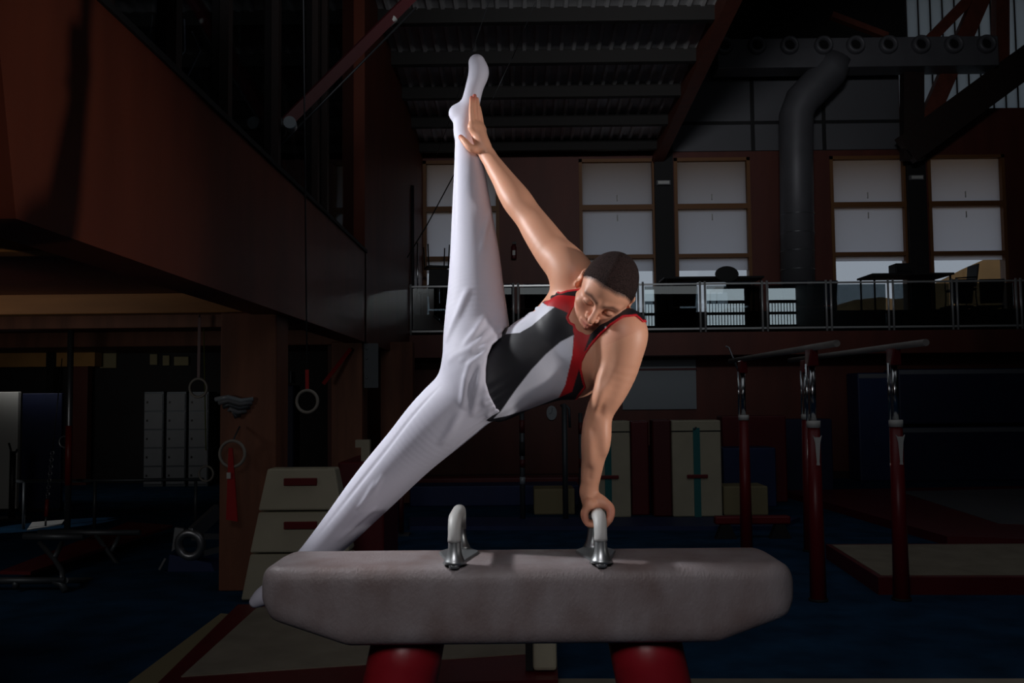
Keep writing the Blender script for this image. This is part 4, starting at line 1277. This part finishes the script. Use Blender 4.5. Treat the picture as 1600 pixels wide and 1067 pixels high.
def _head_sdf(P):
    q = head_local(P)
    qa = q.copy()
    qa[:, 0] = np.abs(q[:, 0])
    d = skull(q)
    d = smin(d, ellipsoid(q, (0, 0.036, -0.042), I3, (0.056, 0.052, 0.068)), 0.03)
    d = smin(d, cone(qa, (0.048, 0.0, -0.055), (0.014, 0.066, -0.094), 0.020, 0.020), 0.028)    # jaw
    d = smin(d, cone(qa, (0.0, 0.072, -0.098), (0.008, 0.072, -0.098), 0.018, 0.018), 0.02)     # chin
    d = smin(d, ellipsoid(qa, (0.044, 0.058, -0.022), I3, (0.022, 0.020, 0.018)), 0.022)         # cheekbone
    d = smin(d, cone(qa, (0.012, 0.088, 0.017), (0.046, 0.070, 0.019), 0.0085, 0.009), 0.016)   # brow ridge
    d = smax(d, -ellipsoid(qa, (0.032, 0.094, 0.000), I3, (0.018, 0.014, 0.0115)), 0.014)       # eye socket
    d = smin(d, ellipsoid(qa, (0.032, 0.0735, -0.001), I3, (0.0155, 0.0135, 0.0125)), 0.004)     # closed lid
    d = smin(d, cone(q, (0, 0.088, 0.010), (0, 0.113, -0.030), 0.0075, 0.0105), 0.012)          # nose
    d = smin(d, cone(qa, (0.012, 0.096, -0.034), (0.014, 0.094, -0.033), 0.0085, 0.008), 0.007)
    d = smin(d, cone(qa, (0.0, 0.0925, -0.0575), (0.021, 0.083, -0.060), 0.0075, 0.004), 0.007) # lips
    d = smin(d, cone(qa, (0.0, 0.0905, -0.069), (0.018, 0.082, -0.067), 0.0085, 0.004), 0.007)
    d = smax(d, -cone(qa, (0.0, 0.101, -0.0632), (0.024, 0.088, -0.0632), 0.0022, 0.0016), 0.004)
    ear = ellipsoid(qa, (0.080, -0.012, 0.0), (unit((.9, -.35, 0)), unit((.35, .9, 0)), (0, 0, 1)), (0.009, 0.021, 0.033))
    ear = smax(ear, -ellipsoid(qa, (0.088, -0.004, 0.004), I3, (0.008, 0.011, 0.018)), 0.006)
    d = smin(d, ear, 0.008)
    return d * HS

def px(l): return [(A3(W(a, b, y)), r) for a, b, y, r in l]
# limb stations: pixel, depth, radius
L_ARM = px([(975, 521, 2.76, .058), (970, 562, 2.765, .060), (957, 602, 2.78, .051), (936, 648, 2.80, .041), (931, 690, 2.815, .0405), (925, 730, 2.835, .033), (920, 768, 2.85, .0255)])
R_ARM = px([(896, 432, 2.87, .060), (868, 398, 2.91, .060), (846, 366, 2.95, .053), (824, 335, 3.00, .047), (808, 312, 3.02, .047), (784, 277, 3.06, .037), (763, 245, 3.10, .027)])
WR = R_ARM[-1][0]
def hand_r(P): return near(P, A3(W(742, 200, 3.1)) - 0.13, A3(W(742, 200, 3.1)) + 0.13, _hand_r)
def _hand_r(P):
    d = chain(P, px([(763, 245, 3.10, .025), (752, 222, 3.10, .026), (746, 203, 3.105, .022)]), 0.02)
    kn = [(738, 198, 3.088), (743, 195, 3.10), (749, 197, 3.115), (753, 203, 3.13)]
    mid = [(736.5, 173, 3.082), (741.5, 170, 3.096), (747, 173, 3.112), (750.5, 183, 3.128)]
    tip = [(737, 153, 3.088), (741.5, 150, 3.10), (745, 155, 3.114), (748, 168, 3.128)]
    d = smin(d, cone(P, W(*kn[0]), W(*kn[3]), .013, .012), 0.02)
    for a, b in zip(kn, (0, 0, 0, 0)):
        d = smin(d, cone(P, W(757, 230, 3.105), W(*a), .014, .0115), 0.014)
    f = None
    for a, b, c in zip(kn, mid, tip):
        g = chain(P, [(A3(W(*a)), .0105), (A3(W(*b)), .0088), (A3(W(*c)), .0072)], 0.006)
        f = g if f is None else np.minimum(f, g)
    d = smin(d, f, 0.008)
    th = chain(P, px([(752, 233, 3.095, .0155), (737, 232, 3.08, .0135), (727, 222, 3.085, .0115), (720, 214, 3.098, .0085)]), 0.012)
    return smin(d, th, 0.012)
BX, BZ = XP[1], ZT + 0.128            # gripped bar
def hand_l(P): return near(P, np.array((BX - 0.08, 2.75, BZ - 0.06)), np.array((BX + 0.08, 2.95, BZ + 0.1)), _hand_l)
def _hand_l(P):
    w = A3(W(920, 768, 2.85))
    d = chain(P, [(w, .0255), (np.array((BX - 0.018, 2.86, BZ + 0.050)), .028), (np.array((BX - 0.012, 2.86, BZ + 0.038)), .026)], 0.02)
    d = smin(d, cone(P, (BX - 0.022, 2.815, BZ + 0.030), (BX - 0.022, 2.905, BZ + 0.030), .018, .016), 0.02)
    d = smin(d, cone(P, (BX + 0.012, 2.83, BZ + 0.033), (BX + 0.016, 2.89, BZ + 0.030), .018, .017), 0.02)
    f = None
    for i in range(4):
        y = 2.812 + i * 0.0225
        r = (.0105, .011, .0105, .0095)[i]
        e = (0.0, 0.003, 0.0, -0.006)[i]
        g = chain(P, [(np.array((BX - 0.026, y, BZ + 0.028)), r), (np.array((BX - 0.037 - e, y, BZ + 0.000)), r * .95),
                      (np.array((BX - 0.030, y, BZ - 0.026)), r * .9), (np.array((BX - 0.006, y, BZ - 0.032)), r * .8)], 0.006)
        f = g if f is None else np.minimum(f, g)
    d = smin(d, f, 0.007)
    th = chain(P, [(np.array((BX + 0.006, 2.835, BZ + 0.042)), .018), (np.array((BX + 0.036, 2.812, BZ + 0.020)), .0145),
                   (np.array((BX + 0.036, 2.800, BZ - 0.008)), .0115), (np.array((BX + 0.020, 2.797, BZ - 0.030)), .0095)], 0.01)
    return smin(d, th, 0.01)

TC1, TC2, TC3 = A3(W(790, 590, 2.92)), A3(W(850, 558, 2.90)), A3(W(898, 528, 2.88))
def torso_sdf(P):
    d = ellipsoid(P, TC1, T_AXES, (0.17, 0.118, 0.092))
    d = smin(d, ellipsoid(P, TC2, T_AXES, (0.14, 0.136, 0.108)), 0.05)
    d = smin(d, ellipsoid(P, TC3, T_AXES, (0.11, 0.143, 0.110)), 0.05)
    for (a, b) in ((888, 497), (916, 548)):                                          # chest
        d = smin(d, ellipsoid(P, A3(W(a, b, 2.80)), T_AXES, (0.060, 0.070, 0.040)), 0.04)
    nk = A3(W(924, 486, 2.85))
    d = smin(d, cone(P, nk, L_ARM[0][0], .056, .050), 0.05)
    d = smin(d, cone(P, nk, R_ARM[0][0], .056, .052), 0.05)
    d = smin(d, cone(P, A3(W(905, 590, 2.90)), L_ARM[0][0], .060, .045), 0.05)        # lat to the supporting arm
    d = smin(d, cone(P, A3(W(866, 508, 2.92)), R_ARM[0][0], .050, .042), 0.05)
    return d
grv_l = [A3(W(953, 556, 2.70)), A3(W(943, 605, 2.735)), A3(W(938, 645, 2.76))]
grv_f = [A3(W(925, 672, 2.775)), A3(W(923, 710, 2.795)), A3(W(921, 745, 2.815))]
def arm_l(P):
    la = chain(P, L_ARM)
    la = smin(la, ellipsoid(P, A3(W(979, 530, 2.745)), (unit((-.15, 0, -1)), unit((1, 0, -.15)), T_FR), (.075, .050, .045)), 0.03)   # deltoid
    la = smin(la, ellipsoid(P, A3(W(944, 600, 2.755)), (unit((-.33, 0, -.95)), unit((.95, 0, -.33)), T_FR), (.075, .024, .034)), 0.02)  # biceps
    la = smin(la, ellipsoid(P, A3(W(970, 596, 2.775)), (unit((-.4, 0, -.9)), unit((.9, 0, -.4)), T_FR), (.085, .024, .040)), 0.02)  # triceps
    la = smin(la, ellipsoid(P, A3(W(922, 690, 2.805)), (unit((0, 0, -1)), unit((1, 0, 0)), T_FR), (.070, .022, .034)), 0.02)
    la = smin(la, ellipsoid(P, A3(W(942, 676, 2.80)), (unit((-.15, 0, -1)), unit((1, 0, 0)), T_FR), (.065, .020, .034)), 0.02)
    return la + 0.0055 * np.exp(-(polyline_dist(P, grv_l) / 0.011) ** 2) + 0.003 * np.exp(-(polyline_dist(P, grv_f) / 0.010) ** 2)
R_AX = unit(R_ARM[0][0] - R_ARM[3][0])
R_PE = unit(np.cross(R_AX, (0, 1, 0)))
R_FR = (R_AX, R_PE, np.cross(R_AX, R_PE))
def arm_r(P):
    ra = chain(P, R_ARM)
    ra = smin(ra, ellipsoid(P, A3(W(886, 410, 2.86)), R_FR, (.070, .050, .045)), 0.03)
    ra = smin(ra, ellipsoid(P, A3(W(846, 378, 2.95)), R_FR, (.085, .030, .036)), 0.03)
    return smin(ra, ellipsoid(P, A3(W(806, 315, 3.01)), R_FR, (.085, .032, .034)), 0.03)
lA, hA = np.min([p for p, r in L_ARM], 0) - 0.07, np.max([p for p, r in L_ARM], 0) + 0.07
lB, hB = np.min([p for p, r in R_ARM], 0) - 0.07, np.max([p for p, r in R_ARM], 0) + 0.07
def core_sdf(P):
    d = torso_sdf(P)
    d = smin(d, chain(P, [(A3(W(924, 486, 2.85)), .056), (H_O - 0.035 * H_F - 0.05 * H_U, .052)]), 0.03)
    d = smin(d, near(P, lA, hA, arm_l), 0.035)
    return smin(d, near(P, lB, hB, arm_r), 0.035)
def body_sdf(P):
    d = smin(core_sdf(P), head_sdf(P), 0.014)
    d = smin(d, hand_l(P), 0.014)
    return smin(d, hand_r(P), 0.012)

mat('sock_white', (226, 224, 230), 0.8)
vcol('skin', 0.48, bump=0.05, bscale=320, sss=0.08, spec=0.45)
vcol('leotard_cloth', 0.55, bump=0.03, bscale=260, spec=0.4)
mat('trouser_cloth', (206, 205, 219), 0.62, bump=0.05, bscale=300, spec=0.35)
mat('hair', (58, 43, 41), 0.9, var=0.75, vscale=300, bump=1.0, bscale=500, spec=0.2)

def bounds(pts, pad):
    a = np.array([p for p in pts])
    return a.min(0) - pad, a.max(0) + pad
lo, hi = bounds([p for p, r in L_ARM + R_ARM] + [TC1, A3(W(738, 148, 3.1)), H_O, np.array((BX, 2.80, BZ - 0.05))], 0.135)
lo[2] = BZ - 0.06
V, Q = polygonize(body_sdf, lo, hi, 0.0030)
V = relax(V, Q, np.clip((np.minimum(np.linalg.norm(V - H_O, axis=1), np.minimum(np.linalg.norm(V - A3(W(742, 195, 3.1)), axis=1), np.linalg.norm(V - np.array((BX, 2.86, BZ)), axis=1))) - 0.12) / 0.04, 0, 1), 6)
q = head_local(V)
sk = np.array(lin((220, 160, 130)))
tint = np.tile(sk, (len(V), 1))
def blend(mask, c, k=1.0):
    global tint
    m = np.clip(mask, 0, 1)[:, None] * k
    tint = tint * (1 - m) + np.array(lin(c)) * m
hd_near = (np.linalg.norm(q, axis=1) < 0.16)
aq = np.abs(q[:, 0])
seg = polyline_dist(np.stack([aq, q[:, 1] * 0.3, q[:, 2]], 1).astype(np.float32), [np.array((.012, .028, .0195)), np.array((.034, .026, .0255)), np.array((.050, .022, .0205))])
blend(hd_near * np.exp(-(seg / 0.0055) ** 2) * (q[:, 1] > 0.05), (46, 30, 26), 0.9)                       # eyebrows
lid = polyline_dist(np.stack([aq, q[:, 1] * 0.3, q[:, 2]], 1).astype(np.float32), [np.array((.019, .026, -.0045)), np.array((.031, .026, -.0078)), np.array((.044, .024, -.0045))])
blend(hd_near * np.exp(-(lid / 0.0022) ** 2) * (q[:, 1] > 0.05), (30, 18, 18), 0.9)                        # lash line
lip = np.sqrt((aq / 0.024) ** 2 + ((q[:, 2] + 0.063) / 0.010) ** 2)
blend(hd_near * (q[:, 1] > 0.07) * np.clip(1.6 - 1.3 * lip, 0, 1), (170, 84, 80), 0.7)                      # lips
blend(hd_near * np.exp(-((q[:, 2] + 0.03) / 0.05) ** 2) * (q[:, 1] > 0.02), (190, 112, 96), 0.22)
for t_ in ((737, 152, 3.088), (741.5, 149, 3.10), (719, 213, 3.098)):
    dd = np.linalg.norm(V - A3(W(*t_)), axis=1)
    blend(np.exp(-(dd / 0.014) ** 2), (176, 58, 60), 0.7)
for t_ in ((912, 812, 2.82), (954, 803, 2.80)):
    dd = np.linalg.norm(V - A3(W(*t_)), axis=1)
    blend(np.exp(-(dd / 0.03) ** 2), (190, 92, 78), 0.5)
blend(hd_near * (skull(q) < 0.004) * np.clip(0.9 + hair_edge(q) / 0.011, 0, 1), (50, 36, 34), 0.9)     # stubble fading into the hairline
gymnast = np_mesh('person', V, Q, 'skin', tint=tint)
tag(gymnast, 'person in white trousers and black leotard swinging one-armed on the pommel horse', 'person')

# ---- cropped hair
def hair_sdf(P):
    q = head_local(P)
    e = hair_edge(q)
    d = (skull(q) - 0.0032 * np.clip(e / 0.02, 0, 1)) * HS
    return smax(d, (0.0015 - e) * HS, 0.003)
hl, hh = H_O - 0.15, H_O + 0.15
V, Q = polygonize(hair_sdf, hl, hh, 0.003)
np_mesh('hair', V, Q, 'hair', gymnast)['label'] = 'very short dark buzz-cut hair'

# ---- leotard
def poly_w(pts, Y=2.80): return [(W(a, b, Y).x, W(a, b, Y).z) for a, b in pts]
NECK = poly_w([(911, 452), (899, 474), (891, 489), (887, 498), (890, 505), (899, 509), (922, 510), (938, 500), (964, 483), (990, 478), (1010, 440), (960, 400), (915, 420)])
ARM_L = poly_w([(1040, 500), (998, 507), (988, 498), (968, 500), (950, 512), (935, 526), (924, 539), (914, 553), (908, 566), (907.5, 577), (912, 592), (917, 605), (908, 618), (893, 645), (870, 700), (880, 900), (1040, 900)])
ARM_R = poly_w([(800, 360), (846, 415), (866, 450), (876, 456), (886, 453), (916, 450), (940, 400), (900, 330)])
WAIST = [(-0.5, .12)] + sorted([(torso_sl(*poly_w([p], 2.83)[0])[1], torso_sl(*poly_w([p], 2.83)[0])[0]) for p in
         ((797, 516), (783, 522), (769, 538), (761.5, 556), (759, 576), (759, 597), (764.7, 617), (774, 635), (784, 646), (799, 652))])
WAIST = WAIST[1:]
_wl, _ws = [w[0] for w in WAIST], [w[1] for w in WAIST]
def waist_s(l): return np.interp(l, [_wl[0] - 0.03, _wl[0] - 0.012] + _wl, [1.0, _ws[0] + 0.02] + _ws)
def leotard_sdf(P):
    d = core_sdf(P) - 0.0045
    s, l = torso_sl(P[:, 0], P[:, 2])
    wr = 0.0022 * np.sin(l * 120 + 9 * np.sin(l * 21)) * np.exp(-np.maximum(s - waist_s(l), 0) / 0.03)
    d = d - wr
    d = smax(d, -poly_sd(P[:, 0], P[:, 2], NECK), 0.003)
    d = smax(d, -poly_sd(P[:, 0], P[:, 2], ARM_L), 0.003)
    d = smax(d, -poly_sd(P[:, 0], P[:, 2], ARM_R), 0.003)
    return smax(d, (waist_s(l) - 0.05) - s, 0.003)
lo, hi = bounds([TC1, TC2, TC3, L_ARM[0][0], R_ARM[0][0]], 0.17)
V, Q = polygonize(leotard_sdf, lo, hi, 0.0026, newton=1)
X, Z = V[:, 0], V[:, 2]
tint = np.tile(np.array(lin((24, 24, 30))), (len(V), 1))
fr = (V[:, 1] < 2.90)
def patch(pts, c, soft=0.0016):
    sd = poly_sd(X, Z, poly_w(pts))
    blend(np.clip(0.5 - sd / soft, 0, 1) * fr, c)
patch([(895, 525), (875, 535), (852.5, 554), (830, 578), (805, 610), (782, 643), (770, 655), (790, 651), (830, 639), (875, 621), (884, 601), (893, 556)], (206, 208, 220))
patch([(848, 470), (855, 478), (866, 481), (846, 496), (830, 509), (812, 519), (790, 520), (800, 490)], (206, 208, 220))
patch([(850, 470), (872, 461), (913, 466), (913, 480), (886, 491), (866, 481), (855, 478.5)], (186, 26, 34))
patch([(884, 492), (897, 507), (912, 509), (925, 513), (916, 535), (909, 556), (902, 584), (895, 612), (874, 622), (884, 601), (893, 556), (895.5, 525), (893, 508)], (186, 26, 34))
for poly, w_ in ((NECK, 0.0075), (ARM_L, 0.0065), (ARM_R, 0.0065)):
    sd = poly_sd(X, Z, poly)
    blend((sd < w_) * 1.0, (196, 30, 40))
np_mesh('leotard', V, Q, 'leotard_cloth', gymnast, tint=tint)['label'] = 'sleeveless black, white and red leotard'

# ---- trousers with foot sections
UP = px([(727, 200, 3.18, .036), (729, 215, 3.175, .040), (733, 260, 3.14, .051), (738, 340, 3.09, .069), (742, 400, 3.05, .082), (743.5, 450, 3.01, .091), (745, 515, 2.96, .105), (747, 560, 2.93, .112)])
LOW = px([(752, 600, 2.93, .112), (690, 655, 2.98, .106), (641, 704, 3.03, .0915), (587, 762, 3.09, .0815), (528, 829, 3.14, .064), (492, 868, 3.16, .053), (458, 897, 3.18, .038)])
HIP = A3(W(768, 585, 2.92))
def trouser_base(P):
    d = smin(chain(P, UP, n=8), chain(P, LOW, n=8), 0.05)
    d = smin(d, ellipsoid(P, HIP, T_AXES, (0.11, 0.138, 0.115)), 0.04)
    ft = chain(P, px([(727, 205, 3.18, .036), (733, 172, 3.175, .033), (741, 138, 3.17, .031), (748, 114, 3.165, .0355), (745, 98, 3.16, .029)]), 0.02)
    ft = smin(ft, ellipsoid(P, A3(W(714, 177, 3.185)), I3, (.029, .027, .030)), 0.035)
    fl = chain(P, px([(458, 897, 3.18, .036), (432, 918, 3.18, .036), (412, 931, 3.18, .032), (399, 940, 3.18, .021)]), 0.02)
    fl = smin(fl, ellipsoid(P, A3(W(462, 912, 3.18)), I3, (.03, .028, .03)), 0.02)
    return smin(d, smin(ft, fl, 0.01), 0.02)
def hit(px_, py_, f):                  # where a sight line meets a surface
    d = A3(ray(px_, py_))
    d = d / np.linalg.norm(d)
    t = 2.3
    for _ in range(60):
        s = float(f((A3(CAM) + d * t)[None].astype(np.float32))[0])
        t += s * 0.8
        if s < 0.0005 or t > 4:
            break
    return A3(CAM) + d * t
FOLDS = [([(698, 566), (735, 545), (788, 508)], .0045, .010), ([(716, 566), (758, 542), (792, 522)], .0045, .008), ([(730, 574), (752, 556), (772, 540)], .004, .008),
         ([(752, 565), (748, 600), (737, 652)], .0055, .009), ([(757, 590), (757, 630), (752, 680)], .006, .008), ([(766, 622), (763, 650), (760, 676)], .005, .007),
         ([(780, 642), (774, 656), (766, 668)], .005, .006), ([(738, 560), (728, 590), (722, 640)], .004, .010), ([(733, 448), (716, 490), (697, 536)], .005, .012),
         ([(764, 488), (742, 520), (722, 545)], .004, .010), ([(775, 505), (752, 530), (734, 552)], .003, .008), ([(722, 640), (706, 670), (688, 696)], .004, .012),
         ([(598, 742), (584, 770), (566, 796)], .003, .007), ([(587, 752), (572, 778), (558, 798)], .003, .006), ([(592, 790), (560, 815), (528, 846)], .003, .007),
         ([(766, 330), (758, 360), (752, 400)], .003, .008), ([(758, 262), (766, 330), (772, 380)], .0025, .006),
         ([(690, 600), (640, 655), (560, 757), (488, 846)], -.0028, .006), ([(712, 240), (711, 320), (708, 400)], -.0025, .006),
         ([(770, 545), (764, 580), (770, 615)], .003, .006)]
FOLDS = [([hit(a, b, trouser_base) for a, b in l], amp, sg) for l, amp, sg in FOLDS]
def trouser_sdf(P):
    d = trouser_base(P)
    for l, amp, sg in FOLDS:
        d = d - 2.5 * amp * fold_field(P, l, sg)
    s, l = torso_sl(P[:, 0], P[:, 2])
    near = np.exp(-np.maximum(waist_s(l) - s, 0) / 0.035)
    d = d - 0.0035 * near * np.sin(l * 190 + 6 * np.sin(l * 31) + 40 * P[:, 1])
    return smax(d, s - waist_s(l), 0.006)
lo, hi = bounds([p for p, r in UP + LOW] + [A3(W(745, 88, 3.17)), A3(W(396, 942, 3.18)), HIP], 0.125)
V, Q = polygonize(trouser_sdf, lo, hi, 0.0036, newton=2)
V = relax(V, Q, np.ones(len(V)), 4)
np_mesh('trousers', V, Q, 'trouser_cloth', gymnast)['label'] = 'white gymnastics trousers covering both feet'
